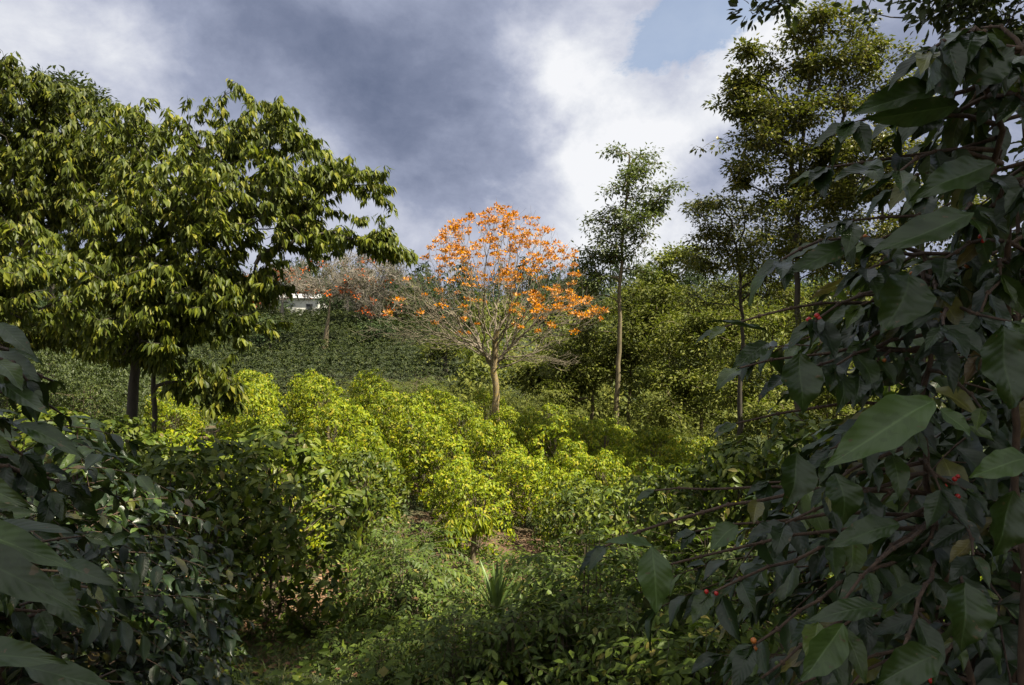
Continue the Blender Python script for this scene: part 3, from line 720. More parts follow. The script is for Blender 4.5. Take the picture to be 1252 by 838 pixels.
# ------------------------------------------------------------------ far background trees
BG = [
 ('small dark tree standing alone among the far coffee rows left of the pale trunk', 330, 74, [(330, 425), (330, 412)], [(330, 402, 18, 12, 0, 1.8), (318, 410, 12, 8, 0, 1.4)], 90, 'far_tree', 'bark_dark', 12, .34, 2.),
 ('small round tree among the far coffee rows right of the pale trunk', 462, 78, [(462, 420), (462, 410)], [(462, 400, 18, 11, 0, 1.8), (474, 408, 12, 8, 0, 1.4)], 90, 'far_tree', 'bark_dark', 12, .34, 2.),
 ('shrubby tree low on the far slope left of the orange trunk', 545, 64, [(545, 440), (545, 430)], [(545, 420, 22, 12, 0, 1.7), (530, 428, 14, 9, 0, 1.3)], 110, 'feather', 'bark_dark', 12, .3, 2.),
 ('round dark green tree on the skyline above the middle of the far coffee slope', 478, 108, [(478, 390), (478, 365)], [(476, 352, 22, 14, 0, 3.4), (496, 362, 20, 14, 0, 3), (460, 366, 20, 12, 0, 3)], 170, 'far_tree', 'bark_dark', 12, .5, 3.),
 ('tall dark tree on the skyline directly behind the white house', 352, 132, [(352, 380), (352, 350)], [(350, 336, 24, 16, 0, 4), (332, 350, 20, 14, 0, 3.4), (374, 346, 22, 14, 0, 3.4)], 180, 'far_tree', 'bark_dark', 12, .55, 3.),
 ('brownish tree on the skyline left of the white house', 312, 106, [(312, 388), (312, 365)], [(310, 352, 22, 16, 0, 3), (294, 366, 18, 12, 0, 3), (328, 368, 18, 12, 0, 2.6)], 150, 'brownish', 'bark_dark', 10, .42, 3.),
 ('dark low tree right beside the white house, over the leaning pale trunk', 412, 112, [(412, 388), (412, 372)], [(410, 364, 18, 12, 0, 2.6), (424, 372, 16, 10, 0, 2.4), (400, 376, 12, 8, 0, 2)], 120, 'far_tree', 'bark_dark', 11, .42, 3.),
 ('wide dark tree on the skyline behind the lower left crown, left of the house', 240, 108, [(240, 392), (240, 372)], [(238, 362, 34, 16, 0, 4), (208, 370, 28, 14, 0, 3.4), (268, 372, 26, 14, 0, 3.4)], 200, 'far_tree', 'bark_dark', 12, .5, 3.),
 # label, px, Y, base py hints, lobes, n, leaf, bark, style
 ('leaning pale trunked bare tree on the far coffee slope with a few orange blossoms', 397, 76, [(398, 420), (402, 385), (404, 365)], [(405, 340, 34, 18, 0, 3), (380, 352, 22, 12, 0, 2.4), (430, 352, 26, 14, 0, 2.4)], 130, 'brownish', 'bark_tan', 4, .24, 3.),
 ('grey twiggy tree with pinkish top behind the tip of the left drooping branch', 452, 92, [(455, 375), (458, 345)], [(450, 330, 36, 24, 0, 4), (478, 350, 28, 22, 0, 3.4), (430, 358, 30, 22, 0, 3), (462, 368, 36, 20, 0, 3)], 300, 'brownish', 'bark_grey', 5, .26, 3.),
 ('bare greyish tree with red orange blossom left of the white house', 345, 100, [(345, 378), (346, 355)], [(340, 345, 26, 18, 0, 3), (360, 335, 22, 16, 0, 3), (325, 360, 22, 14, 0, 2.6)], 130, 'brownish', 'bark_grey', 4, .28, 3.),
 ('brown grey tree with sparse crown just right of the white house', 425, 104, [(425, 380), (424, 360)], [(420, 352, 24, 16, 0, 3), (440, 342, 22, 16, 0, 3), (405, 340, 20, 14, 0, 3)], 150, 'brownish', 'bark_grey', 5, .28, 3.),
 ('dark round evergreen behind the left half of the orange tree', 525, 100, [(525, 390), (525, 370)], [(528, 350, 34, 18, 0, 4), (505, 372, 28, 18, 0, 3.4), (548, 372, 26, 18, 0, 3.4), (528, 388, 34, 16, 0, 3.6)], 260, 'far_tree', 'bark_dark', 12, .5, 3.),
 ('brown dark tree behind the lower left branches of the orange tree', 485, 96, [(485, 395), (485, 380)], [(488, 378, 26, 16, 0, 3), (470, 392, 24, 14, 0, 3), (505, 396, 26, 14, 0, 3)], 170, 'brownish', 'bark_dark', 10, .42, 3.),
 ('mid green tree straight behind the orange tree trunk', 600, 98, [(600, 395), (600, 380)], [(598, 378, 32, 16, 0, 4), (575, 388, 26, 14, 0, 3.4), (625, 388, 28, 14, 0, 3.4)], 220, 'far_tree', 'bark_dark', 12, .5, 3.),
 ('dull green tree behind the right half of the orange tree', 655, 92, [(655, 400), (655, 380)], [(652, 382, 28, 18, 0, 3.6), (680, 375, 26, 18, 0, 3.4), (668, 398, 34, 14, 0, 3.4)], 220, 'far_tree', 'bark_dark', 12, .46, 3.),
 ('dark green tree behind the slender trunk left side', 705, 80, [(705, 420), (705, 385)], [(702, 350, 24, 20, 0, 3), (720, 375, 26, 18, 0, 3), (695, 392, 28, 18, 0, 3), (715, 410, 30, 16, 0, 3)], 240, 'far_tree', 'bark_dark', 14, .4, 2.5),
 ('bluish dark round tree in the gap on the right, beyond the feathery trees', 848, 82, [(848, 420), (848, 405)], [(846, 392, 26, 14, 0, 3), (832, 402, 18, 12, 0, 2.4), (862, 404, 18, 12, 0, 2.4), (847, 416, 22, 16, 0, 2.6)], 190, 'far_tree', 'bark_dark', 14, .42, 2.5),
 ('pale green tree crown on the far ridge right of the sky gap', 872, 110, [(872, 400), (872, 375)], [(868, 360, 30, 14, 0, 4), (895, 352, 28, 16, 0, 4), (880, 378, 36, 14, 0, 4)], 210, 'feather', 'bark_dark', 12, .5, 3.),
 ('hazy mid green tree on the far ridge below the sky gap', 815, 118, [(815, 400), (815, 382)], [(812, 378, 26, 12, 0, 4), (835, 372, 22, 12, 0, 4), (790, 382, 22, 12, 0, 4)], 190, 'far_tree', 'bark_dark', 12, .55, 3.),
 ('dark tree on the far ridge seen left of the slender trunk', 745, 115, [(745, 400), (745, 382)], [(742, 378, 28, 12, 0, 4), (765, 385, 24, 12, 0, 4), (725, 388, 20, 12, 0, 4)], 190, 'far_tree', 'bark_dark', 12, .55, 3.),
 ('green tree on the far ridge behind the house and left drooping crown', 300, 118, [(300, 390), (300, 370)], [(295, 352, 34, 16, 0, 4), (265, 362, 34, 18, 0, 4), (325, 372, 24, 12, 0, 3), (285, 376, 40, 12, 0, 3)], 220, 'far_tree', 'bark_dark', 12, .55, 3.),
 ('dark tree on the far ridge at the left, behind the drooping trees', 180, 112, [(180, 395), (180, 370)], [(180, 350, 50, 22, 0, 5), (130, 360, 40, 22, 0, 5), (225, 366, 40, 18, 0, 4), (80, 365, 40, 22, 0, 5)], 240, 'far_tree', 'bark_dark', 12, .6, 3.),
 ('rounded tree on the far ridge behind the tallest right tree', 960, 100, [(960, 420), (960, 380)], [(950, 368, 40, 20, 0, 4), (995, 372, 40, 22, 0, 4), (925, 382, 32, 18, 0, 4), (1040, 380, 40, 22, 0, 4)], 260, 'far_tree', 'bark_dark', 12, .55, 3.),
]
for i, (lab, px, Y, tp, lb, nt, lf, bk, k, sz, sp) in enumerate(BG):
    if k < 8: k = 9
    bare = lf == 'brownish' and bk != 'bark_dark'
    root, b, S, rng = tree('ridge_tree', lab, 'tree', px, Y, tp, .32, .08, [(a, b2, c2 * 1.15, d2 * 1.2, e2, f2) for a, b2, c2, d2, e2, f2 in lb], int(nt * 1.3), 'spread', 70 + i, 'trees along the far ridge', k=k, size=sz, W=.5, tpl=FAR, leaf=lf, bark=bk,
                           alpha=.3, step=1.2, attach=.25, spread=.9, rtip=.022 if bare else .016, shell=.35, sides=7, keep=0)
    if bare:                                                  # bare ones keep twiglets, some keep blossom
        gt = Geo()
        for t, d in zip(S.tips, S.tdir):
            for _ in range(7):
                dd = unit(d + rng.normal(0, .7, 3)); L = rng.uniform(.6, 1.6); o = t - d * rng.uniform(0, 1.2)
                gt.add(*tube(np.array([o, o + dd * L * .5, o + dd * L + np.array([0, 0, .15])]), [.02, .016, .01], 3))
        link('twigs', gt.mesh('twigs', M['bark_grey'], True, b), root)
        if 'orange' in lab or 'pinkish' in lab:
            pk = S.tips[rng.random(len(S.tips)) < (.30 if 'red' in lab else .10)]
            gp = Geo(); add_leaves(gp, SMALL, rng, *cl_spread(pk, np.tile([0, 0, 1.], (len(pk), 1)), rng, 14, .36, .55, .6))
            link('blossom', gp.mesh('blossom', M['petal_far'], False, b), root)

# ------------------------------------------------------------------ white house on the far slope
def house(px, Y, w, d, h, label, roofh, sign):
    b = base_px(px, Y); root = thing('farm_house', label, 'house', b); root.rotation_euler = (0, 0, R(12) * sign)
    def box(g, x0, x1, y0, y1, z0, z1):
        V = np.array([[x, y, z] for z in (z0, z1) for y in (y0, y1) for x in (x0, x1)], float)
        g.add(V, np.array([[0, 1, 3, 2], [4, 6, 7, 5], [0, 4, 5, 1], [2, 3, 7, 6], [0, 2, 6, 4], [1, 5, 7, 3]]))
    g = Geo(); box(g, -w / 2, w / 2, -d / 2, d / 2, -1, h); link('wall', g.mesh('wall', M['white']), root)
    g = Geo(); e = .6
    V = np.array([[-w / 2 - e, -d / 2 - e, h + .01], [w / 2 + e, -d / 2 - e, h + .01], [w / 2 + e, 0, h + roofh], [-w / 2 - e, 0, h + roofh], [-w / 2 - e, d / 2 + e, h + .01], [w / 2 + e, d / 2 + e, h + .01]], float)
    V = np.vstack([V, V + np.array([0, 0, .12])])
    g.add(V, np.array([[0, 1, 2, 3], [3, 2, 5, 4], [6, 9, 8, 7], [9, 10, 11, 8], [0, 6, 7, 1], [4, 5, 11, 10], [0, 3, 9, 6], [3, 4, 10, 9], [1, 7, 8, 2], [2, 8, 11, 5]]))
    link('roof', g.mesh('roof', M['roof']), root)
    n = int(w // 2.6)
    for i in range(n):
        x = -w / 2 + (i + .5) * w / n
        if i == n // 2:
            gg = Geo(); box(gg, x - .45, x + .45, -d / 2 - .04, -d / 2 + .01, .0, 2.0); link('door', gg.mesh('door', M['frame']), root); continue
        gg = Geo(); box(gg, x - .6, x + .6, -d / 2 - .05, -d / 2 + .01, 1.0, 2.0); f = link('window', gg.mesh('window', M['frame']), root)
        gg = Geo(); box(gg, x - .52, x + .52, -d / 2 - .07, -d / 2 - .045, 1.08, 1.92); link('pane', gg.mesh('pane', M['glass']), f)
house(360, 122, 8.5, 6, 2.9, 'low white farm house with pale roof glimpsed between bare trees on the far slope', .9, 1)
house(377, 150, 6.5, 5, 3.4, 'second pale house higher up behind the low white farm house', 1.4, -1)

# ------------------------------------------------------------------ coffee bushes of the sunlit field
FIELD = []
for i in range(7):
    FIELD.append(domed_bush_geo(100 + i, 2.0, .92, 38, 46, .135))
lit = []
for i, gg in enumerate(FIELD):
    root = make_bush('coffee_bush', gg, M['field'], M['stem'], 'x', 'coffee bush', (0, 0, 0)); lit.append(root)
SIDE = ['in the row farthest left, beneath the drooping trees', 'in the sunlit row second from the left, near the drooping trees', 'in the sunlit row whose top meets the slim left trunk', 'in the sunlit row behind the big round dark bush',
        'in the sunlit row left of the darkest furrow', 'in the sunlit row running up just left of the orange tree row', 'in the sunlit row that climbs to the orange tree trunk',
        'in the row just right of the orange tree trunk', 'in the second row right of the orange tree', 'in the third row right of the orange tree', 'in the outermost right row by the feathery trees', 'in the row hidden behind the right coffee branches']
XR = [.43 + 2.8 * k for k in range(-6, 6)]
rng = np.random.default_rng(77); used = [False] * len(lit)
ncount = 0
placed_field = []
for ri, x24 in enumerate(XR):
    y = 16.2 + (rng.random() - .5) * .6
    while y < 32.6:
        x = x24 + (28 - y) * .40
        y0 = 16.6 if x > -4.2 else 17.5
        if x > 3.5: y0 = 15.0
        st = y + rng.normal(0, .12)
        if y >= y0 and not (abs(x + .77) < .9 and abs(y - 31) < .8) and x / y > -.50 and x < .78 * y + 2:
            xx = x + rng.normal(0, .14)
            for dx in (0,):
                q = int(rng.integers(len(lit))); s = rng.uniform(.86, 1.14)
                px_ = xx + dx + rng.normal(0, .08); yy = st + rng.normal(0, .2)
                sc = (s * .94, s * .94, s * rng.uniform(.98, 1.22)); rz = rng.uniform(0, 6.28)
                if y < y0 + 1.25: lab = 'front coffee bush ' + SIDE[ri]
                elif y > 31.2: lab = 'crest coffee bush ' + SIDE[ri]
                else: lab = 'coffee bush ' + SIDE[ri]
                loc = G(px_, yy)
                if not used[q]:
                    o = lit[q]; used[q] = True; o.location = loc; o.rotation_euler = (0, 0, rz); o.scale = sc; o['label'] = lab; o['group'] = 'coffee bushes in the field rows'
                else: copy_tree(lit[q], loc, rz, sc, lab, 'coffee bushes in the field rows')
                ncount += 1; placed_field.append((px_, yy))
        y += 1.0
for px_, yy, s, lab in [(255, 12.6, 1.0, 'lit coffee bush behind the dark left bushes'), (345, 13.4, 1.05, 'lit coffee bush right behind the big round dark one'), (300, 15.2, 1., 'lit coffee bush behind the gap of the two dark left bushes'),
                        (405, 15.4, 1., 'lit coffee bush left of the narrow free-standing bush'), (215, 15.6, 1., 'lit coffee bush right below the slim left trunk'), (440, 17., .95, 'lit coffee bush just behind the narrow free-standing one')]:
    q = int(rng.integers(len(lit))); copy_tree(lit[q], base_px(px_, yy), rng.uniform(0, 6.28), (s * 1.1, s * 1.1, s), lab, 'coffee bushes in the field rows'); ncount += 1
print('field bushes', ncount)

# ------------------------------------------------------------------ far slope coffee: nearest as bushes, the rest as one mass
rng = np.random.default_rng(9)
FARB = [coffee_bush_geo(200 + i, 1.5, 1.05, 34, FAR, .26, .2, nstem=2, W=.55, low=.15, stemk=3) for i in range(4)]
spots = []
for y in np.arange(52, 110, 2.5):
    for x in np.arange(-90, 8, 1.45):
        xx = x + rng.normal(0, .18); yy = y + rng.normal(0, .18) + .04 * (x + 30)
        px = CX + xx / yy * F
        if -60 < px < 590: spots.append((xx, yy))
spots = sorted(spots, key=lambda p: p[1])
nfar = max(0, min(296 - ncount, len(spots)))
froots = [make_bush('coffee_bush', gg, M['shade_tinted_slope_coffee'], M['stem'], 'x', 'coffee bush', (0, 0, 0)) for gg in FARB]
fused = [False] * 4
for i, (x, y) in enumerate(spots[:nfar]):
    q = int(rng.integers(4)); s = rng.uniform(.85, 1.15); sc = (s, s, s * rng.uniform(.9, 1.1)); rz = rng.uniform(0, 6.28)
    px = CX + x / y * F
    lab = 'shade-tinted green coffee bush low on the far slope ' + ('under the left drooping trees' if px < 330 else 'below the leaning pale trunk' if px < 440 else 'behind the orange tree')
    if not fused[q]:
        fused[q] = True; o = froots[q]; o.location = G(x, y); o.rotation_euler = (0, 0, rz); o.scale = sc; o['label'] = lab; o['group'] = 'coffee bushes on the far slope'
    else: copy_tree(froots[q], G(x, y), rz, sc, lab, 'coffee bushes on the far slope')
g = Geo()
for x, y in spots[nfar:]:
    gl = FARB[int(rng.integers(4))][0]; V = np.concatenate(gl.V); Fc = np.concatenate(gl.F)
    a = rng.uniform(0, 6.28); s = rng.uniform(.85, 1.15); c_, s_ = math.cos(a) * s, math.sin(a) * s
    g.add(np.stack([V[:, 0] * c_ - V[:, 1] * s_, V[:, 0] * s_ + V[:, 1] * c_, V[:, 2] * s], -1) + G(x, y), Fc)
tag(link('coffee_rows', g.mesh('coffee_rows', M['shade_tinted_slope_coffee'])), 'shade-tinted green rows of coffee covering the upper far slope below the white house', 'coffee rows', kind='stuff')
print('far bushes', nfar, 'rest', len(spots) - nfar)

# ------------------------------------------------------------------ undergrowth behind the crest
rng = np.random.default_rng(31)
UND = [coffee_bush_geo(300 + i, 2.3, 1.5, 120, SMALL, .085, .08, nstem=5, W=.45, low=.1) for i in range(3)]
UL = [(20, 24, 'shaded bush under the left edge trees'), (110, 25, 'shaded bush just left of the largest left trunk'), (215, 27, 'bush right of the slim left trunk in its shade'), (-40, 20, 'dark bush cut by the left edge under the trees'),
      (505, 36, 'olive weedy bush behind the field crest left of the orange tree trunk'), (548, 38, 'pale olive bush behind the crest, close left of the orange trunk'), (585, 36, 'loose bush touching the orange trunk on its left'),
      (632, 37, 'olive bush close right of the orange trunk behind the field'), (660, 36, 'shaded bush behind the field between orange trunk and feathery trees'), (698, 37, 'dark bush at the foot of the feathery olive tree'),
      (738, 38, 'dark bush at the foot of the slender trunk'), (790, 36, 'bush in the shade right of the slender trunk'), (830, 33, 'bush at the lower end of the outer field rows'), (880, 31, 'olive bush below the broad feathery tree'),
      (930, 28, 'bush at the foot of the dense feathery tree'), (470, 40, 'weedy bush behind the crest left of centre'), (560, 46, 'bush up the slope behind the orange trunk'), (610, 48, 'bush on the rise straight behind the orange trunk'), (680, 46, 'bush deep in the dip right of the orange tree'), (520, 50, 'bush higher on the rise left of the orange tree'),
      (640, 54, 'highest bush on the rise right behind the orange tree')]
ur = []
UL = [(a, b2 + (4 if 400 < a < 800 and b2 < 40 else 0), c2) for a, b2, c2 in UL]
for i, (px, Y, lab) in enumerate(UL):
    q = i % 3; s = rng.uniform(.9, 1.3); b = base_px(px, Y)
    if Y > 38: s *= 1.35
    if i < 3:
        o = make_bush('wild_bush', UND[q], M['weed'], M['stem'], lab, 'bush', b, 'wild bushes behind the field', rng.uniform(0, 6), (s, s, s)); ur.append(o)
    else: copy_tree(ur[q], b, rng.uniform(0, 6), (s, s, s * rng.uniform(.9, 1.2)), lab, 'wild bushes behind the field')

# thicket on the rise right of the orange tree, and the wood beyond the ridge: read as masses
rng = np.random.default_rng(35)
g = Geo()
def drop(g, src, x, y, s, sz, rng, z=None):
    gl = src[0]; V = np.concatenate(gl.V); Fc = np.concatenate(gl.F); a = rng.uniform(0, 6.28); c_, s_ = math.cos(a) * s, math.sin(a) * s
    g.add(np.stack([V[:, 0] * c_ - V[:, 1] * s_, V[:, 0] * s_ + V[:, 1] * c_, V[:, 2] * sz], -1) + (G(x, y) if z is None else np.array([x, y, z])), Fc)
THK = [coffee_bush_geo(330 + i, 2.6, 1.7, 40, FAR, .34, .26, nstem=3, W=.5, low=.05, stemk=3) for i in range(3)]
for _ in range(420):
    y = rng.uniform(44, 104); px = rng.uniform(575, 1260)
    if rng.random() < .3:
        px = rng.uniform(420, 640); y = rng.uniform(41, 56); s = rng.uniform(.7, 1.1); drop(g, UND[int(rng.integers(3))], (px - CX) / F * y, y, s, s, rng); continue
    y = max(y, 56); s = rng.uniform(.8, 1.7); drop(g, THK[int(rng.integers(3))], (px - CX) / F * y, y, s, s * rng.uniform(.8, 1.3), rng)
for _ in range(150):
    y = rng.uniform(36, 56); px = rng.uniform(640, 1150)
    if px > 860: y = rng.uniform(30, 50)
    s = rng.uniform(.8, 1.5); drop(g, UND[int(rng.integers(3))], (px - CX) / F * y, y, s, s * rng.uniform(.9, 1.5), rng)
tag(link('thicket', g.mesh('thicket', M['feather'])), 'tangled olive green thicket covering the rise behind the orange tree and right of it', 'thicket', kind='stuff')
g = Geo()
for _ in range(520):
    y = rng.uniform(128, 210); px = rng.uniform(-260, 1520)
    s = rng.uniform(1.2, 2.6); drop(g, THK[int(rng.integers(3))], (px - CX) / F * y, y, s, rng.uniform(2.2, 5.2), rng)
gu = Geo()
for _ in range(130):
    y = rng.uniform(24, 48); px = rng.uniform(-160, 190) - (y > 34) * 20
    s = rng.uniform(.9, 1.5) * (1 + .6 * (y > 31)); drop(gu, UND[int(rng.integers(3))], (px - CX) / F * y, y, s, s * rng.uniform(1., 1.7), rng)
tag(link('undergrowth', gu.mesh('undergrowth', M['dark_tree'])), 'tangled undergrowth, tree shade put into its colour, beneath the trees on the left', 'undergrowth', kind='stuff')  # darker leaf puts the shade of the trees into the colour
tag(link('far_wood', g.mesh('far_wood', M['far_tree'])), 'continuous dark wood along the skyline far behind the farm', 'wood', kind='stuff')

# ------------------------------------------------------------------ middle distance bushes in the shade
rng = np.random.default_rng(41)
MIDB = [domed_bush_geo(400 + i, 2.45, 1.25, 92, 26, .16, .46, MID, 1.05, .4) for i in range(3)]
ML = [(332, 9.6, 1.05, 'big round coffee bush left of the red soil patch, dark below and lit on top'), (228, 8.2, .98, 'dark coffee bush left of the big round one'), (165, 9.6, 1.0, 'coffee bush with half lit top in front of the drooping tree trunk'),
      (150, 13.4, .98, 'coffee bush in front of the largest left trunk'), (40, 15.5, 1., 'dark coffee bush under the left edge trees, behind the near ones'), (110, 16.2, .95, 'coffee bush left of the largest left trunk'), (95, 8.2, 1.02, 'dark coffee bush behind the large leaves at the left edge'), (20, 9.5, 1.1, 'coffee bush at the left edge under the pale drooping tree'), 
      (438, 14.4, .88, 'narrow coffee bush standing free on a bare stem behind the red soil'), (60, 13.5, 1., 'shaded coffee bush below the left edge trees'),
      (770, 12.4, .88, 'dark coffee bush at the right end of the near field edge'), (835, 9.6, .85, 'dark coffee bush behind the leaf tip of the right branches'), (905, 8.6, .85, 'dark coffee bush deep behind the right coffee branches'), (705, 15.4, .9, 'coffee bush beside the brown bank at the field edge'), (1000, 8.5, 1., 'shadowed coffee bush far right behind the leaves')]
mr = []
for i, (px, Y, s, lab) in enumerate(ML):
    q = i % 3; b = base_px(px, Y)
    if i < 3: mr.append(make_bush('coffee_bush', MIDB[q], M['coffee_shade_tint'], M['stem'], lab, 'coffee bush', b, 'coffee bushes in the middle shade', rng.uniform(0, 6), (s, s, s)))
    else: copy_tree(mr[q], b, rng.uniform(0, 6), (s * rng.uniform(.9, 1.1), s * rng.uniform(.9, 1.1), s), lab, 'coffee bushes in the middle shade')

# near left coffee trees
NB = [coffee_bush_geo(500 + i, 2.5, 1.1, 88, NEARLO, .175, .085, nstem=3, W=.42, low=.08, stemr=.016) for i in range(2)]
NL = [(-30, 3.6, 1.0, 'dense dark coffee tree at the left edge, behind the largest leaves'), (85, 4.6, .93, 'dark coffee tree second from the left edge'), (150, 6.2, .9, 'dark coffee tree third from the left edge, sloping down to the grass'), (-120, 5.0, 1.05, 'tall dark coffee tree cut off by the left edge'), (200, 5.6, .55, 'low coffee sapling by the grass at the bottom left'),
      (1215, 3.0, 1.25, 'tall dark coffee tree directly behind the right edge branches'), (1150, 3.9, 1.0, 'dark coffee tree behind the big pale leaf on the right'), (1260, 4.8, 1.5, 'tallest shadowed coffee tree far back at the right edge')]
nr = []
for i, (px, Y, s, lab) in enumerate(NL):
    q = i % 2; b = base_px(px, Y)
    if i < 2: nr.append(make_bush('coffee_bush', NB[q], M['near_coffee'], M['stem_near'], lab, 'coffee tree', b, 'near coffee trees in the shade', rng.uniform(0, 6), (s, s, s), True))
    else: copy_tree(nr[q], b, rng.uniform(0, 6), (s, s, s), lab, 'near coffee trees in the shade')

# ------------------------------------------------------------------ foreground coffee trees with single leaves placed
def near_tree(label, bx, by, stems, ends, keys, keymat_from, seed, group, cherries, leaf=.118):
    rng = np.random.default_rng(seed); b = G(bx, by)
    root = thing('coffee_tree', label, 'coffee tree', b, group)
    gs = Geo(); sp = []
    for s in stems:
        p = np.array([b - np.array([0, 0, .2])] + [at(*q) for q in s]); sp.append(p)
        u = np.linspace(0, 1, len(p)); uu = np.linspace(0, 1, 16)
        pp = np.stack([np.interp(uu, u, p[:, k]) for k in range(3)], -1); pp[1:-1] += rng.normal(0, .008, (14, 3))
        gs.add(*tube(pp, np.linspace(.011, .005, 16), 8))
    link('stem', gs.mesh('stem', M['stem_near'], True, b), root)
    allp = np.concatenate([np.stack([np.interp(np.linspace(0, 1, 40), np.linspace(0, 1, len(p)), p[:, k]) for k in range(3)], -1) for p in sp])
    gf = Geo(); P, D, Nn, Sz = [], [], [], []
    nodes = []
    for e in ends:
        t = at(e[0], e[1], e[2]); fr = e[3] if len(e) > 3 else 1.
        cand = allp[:, :] ; cost = np.abs(cand[:, 2] - (t[2] + .06)) + .35 * np.linalg.norm(cand - t, axis=1)
        s = cand[int(np.argmin(cost))]; L = np.linalg.norm(t - s)
        q = max(6, int(L / .07)); u = np.linspace(0, 1, q)[:, None]
        c = (s + t) / 2 + np.array([0, 0, .10 * L]) + rng.normal(0, .03, 3)
        pts = (1 - u) ** 2 * s + 2 * u * (1 - u) * c + u * u * t
        pts[1:-1] += rng.normal(0, .0035, (q - 2, 3))
        gb = Geo(); gb.add(*tube(pts, np.linspace(.0062, .0026, q), 6))
        for j in range(2, q - 1): gb.add(*blob(pts[j], .0062, rng))          # nodes
        bo = link('branch', gb.mesh('branch', M['stem_near'], True, b), root)
        tan = unit(np.gradient(pts, axis=0)); sd0 = unit(np.cross(tan[-1], [0, 0, 1.]))
        for j in range(2, q):
            nodes.append((pts[j], bo))
            if rng.random() > .80 * fr or u[j, 0] < .18: continue
            for sg in (1, -1):
                if rng.random() < .18: continue
                dd = tan[j] * rng.uniform(.3, .8) + sg * sd0 * rng.uniform(.5, 1) + np.array([0, 0, -rng.uniform(.2, 1.0)])
                P.append(pts[j]); D.append(dd); Nn.append(np.array([0, -.25, .9]) + rng.normal(0, .3, 3)); Sz.append(leaf * rng.uniform(.6, 1.15))
        for a in (-.5, .5):
            P.append(pts[-1]); D.append(tan[-1] + sd0 * a + np.array([0, 0, -.25]) + rng.normal(0, .1, 3)); Nn.append(np.array([0, -.3, .9])); Sz.append(leaf * rng.uniform(.55, .95))
    n = len(P); add_leaves(gf, NEAR, rng, P, D, Nn, np.array(Sz), rng.uniform(.36, .48, n), rng.uniform(.08, .4, n))
    link('foliage', gf.mesh('foliage', M['near_coffee'], True, b), root)
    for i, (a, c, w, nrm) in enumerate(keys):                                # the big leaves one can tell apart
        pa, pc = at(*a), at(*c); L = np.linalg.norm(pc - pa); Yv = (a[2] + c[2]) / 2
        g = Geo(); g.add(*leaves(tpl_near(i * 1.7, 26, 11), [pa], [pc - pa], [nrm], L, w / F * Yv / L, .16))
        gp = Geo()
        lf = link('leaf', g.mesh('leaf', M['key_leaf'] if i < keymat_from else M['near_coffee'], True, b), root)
    for i in range(cherries):
        p, bo = nodes[rng.integers(len(nodes))]
        mk = ['cherry_green', 'cherry_green', 'cherry_orange', 'cherry_red'][int(rng.integers(4))]
        g = Geo()
        for _ in range(int(rng.integers(1, 5))): g.add(*blob(p + rng.normal(0, .009, 3), rng.uniform(.005, .0075), rng))
        link('cherries', g.mesh('cherries', M[mk], True, b), bo)
    return root, b

rng = np.random.default_rng(8)
ends = [(1010, 205, 1.5, .5), (1045, 150, 1.35, .4), (1135, 62, 1.25, .5), (1190, 40, 1.3, .7), (955, 318, 1.5, .7), (885, 400, 1.7, .35), (905, 450, 1.8, .4), (900, 518, 1.8, .4), (800, 600, 2.1, .06), (740, 668, 1.5, .05), (820, 690, 1.7, .06), (870, 725, 1.5, .25),
        (850, 650, 1.8, .1), (920, 790, 1.4, .5), (960, 640, 1.5, .5), (960, 460, 1.7, .7), (1000, 390, 1.6, .7), (1040, 270, 1.5, .8), (1100, 210, 1.4, .9), (1060, 330, 1.6, .8), (1100, 140, 1.5, .8), (1015, 560, 1.7, .6), (940, 590, 1.8, .5), (1060, 700, 1.5, .6),
        (1000, 760, 1.3, .6), (930, 830, 1.4, .8), (1080, 840, 1.2, .8), (1150, 420, 1.6, .8), (1200, 500, 1.5, .8), (1150, 600, 1.6, .7), (1190, 680, 1.5, .8), (1120, 470, 1.8, .7)]
for _ in range(64):
    yy = rng.uniform(20, 850); x0 = np.interp(yy, [0, 60, 150, 320, 420, 520, 640, 700, 850], [1185, 1140, 1090, 1015, 965, 965, 960, 940, 900])
    ends.append((rng.uniform(x0 + 25, 1270), yy, rng.uniform(1.5, 2.3), .85))
for _ in range(26):
    ends.append((rng.uniform(1130, 1275), rng.uniform(60, 430), rng.uniform(1.3, 1.9), .9))
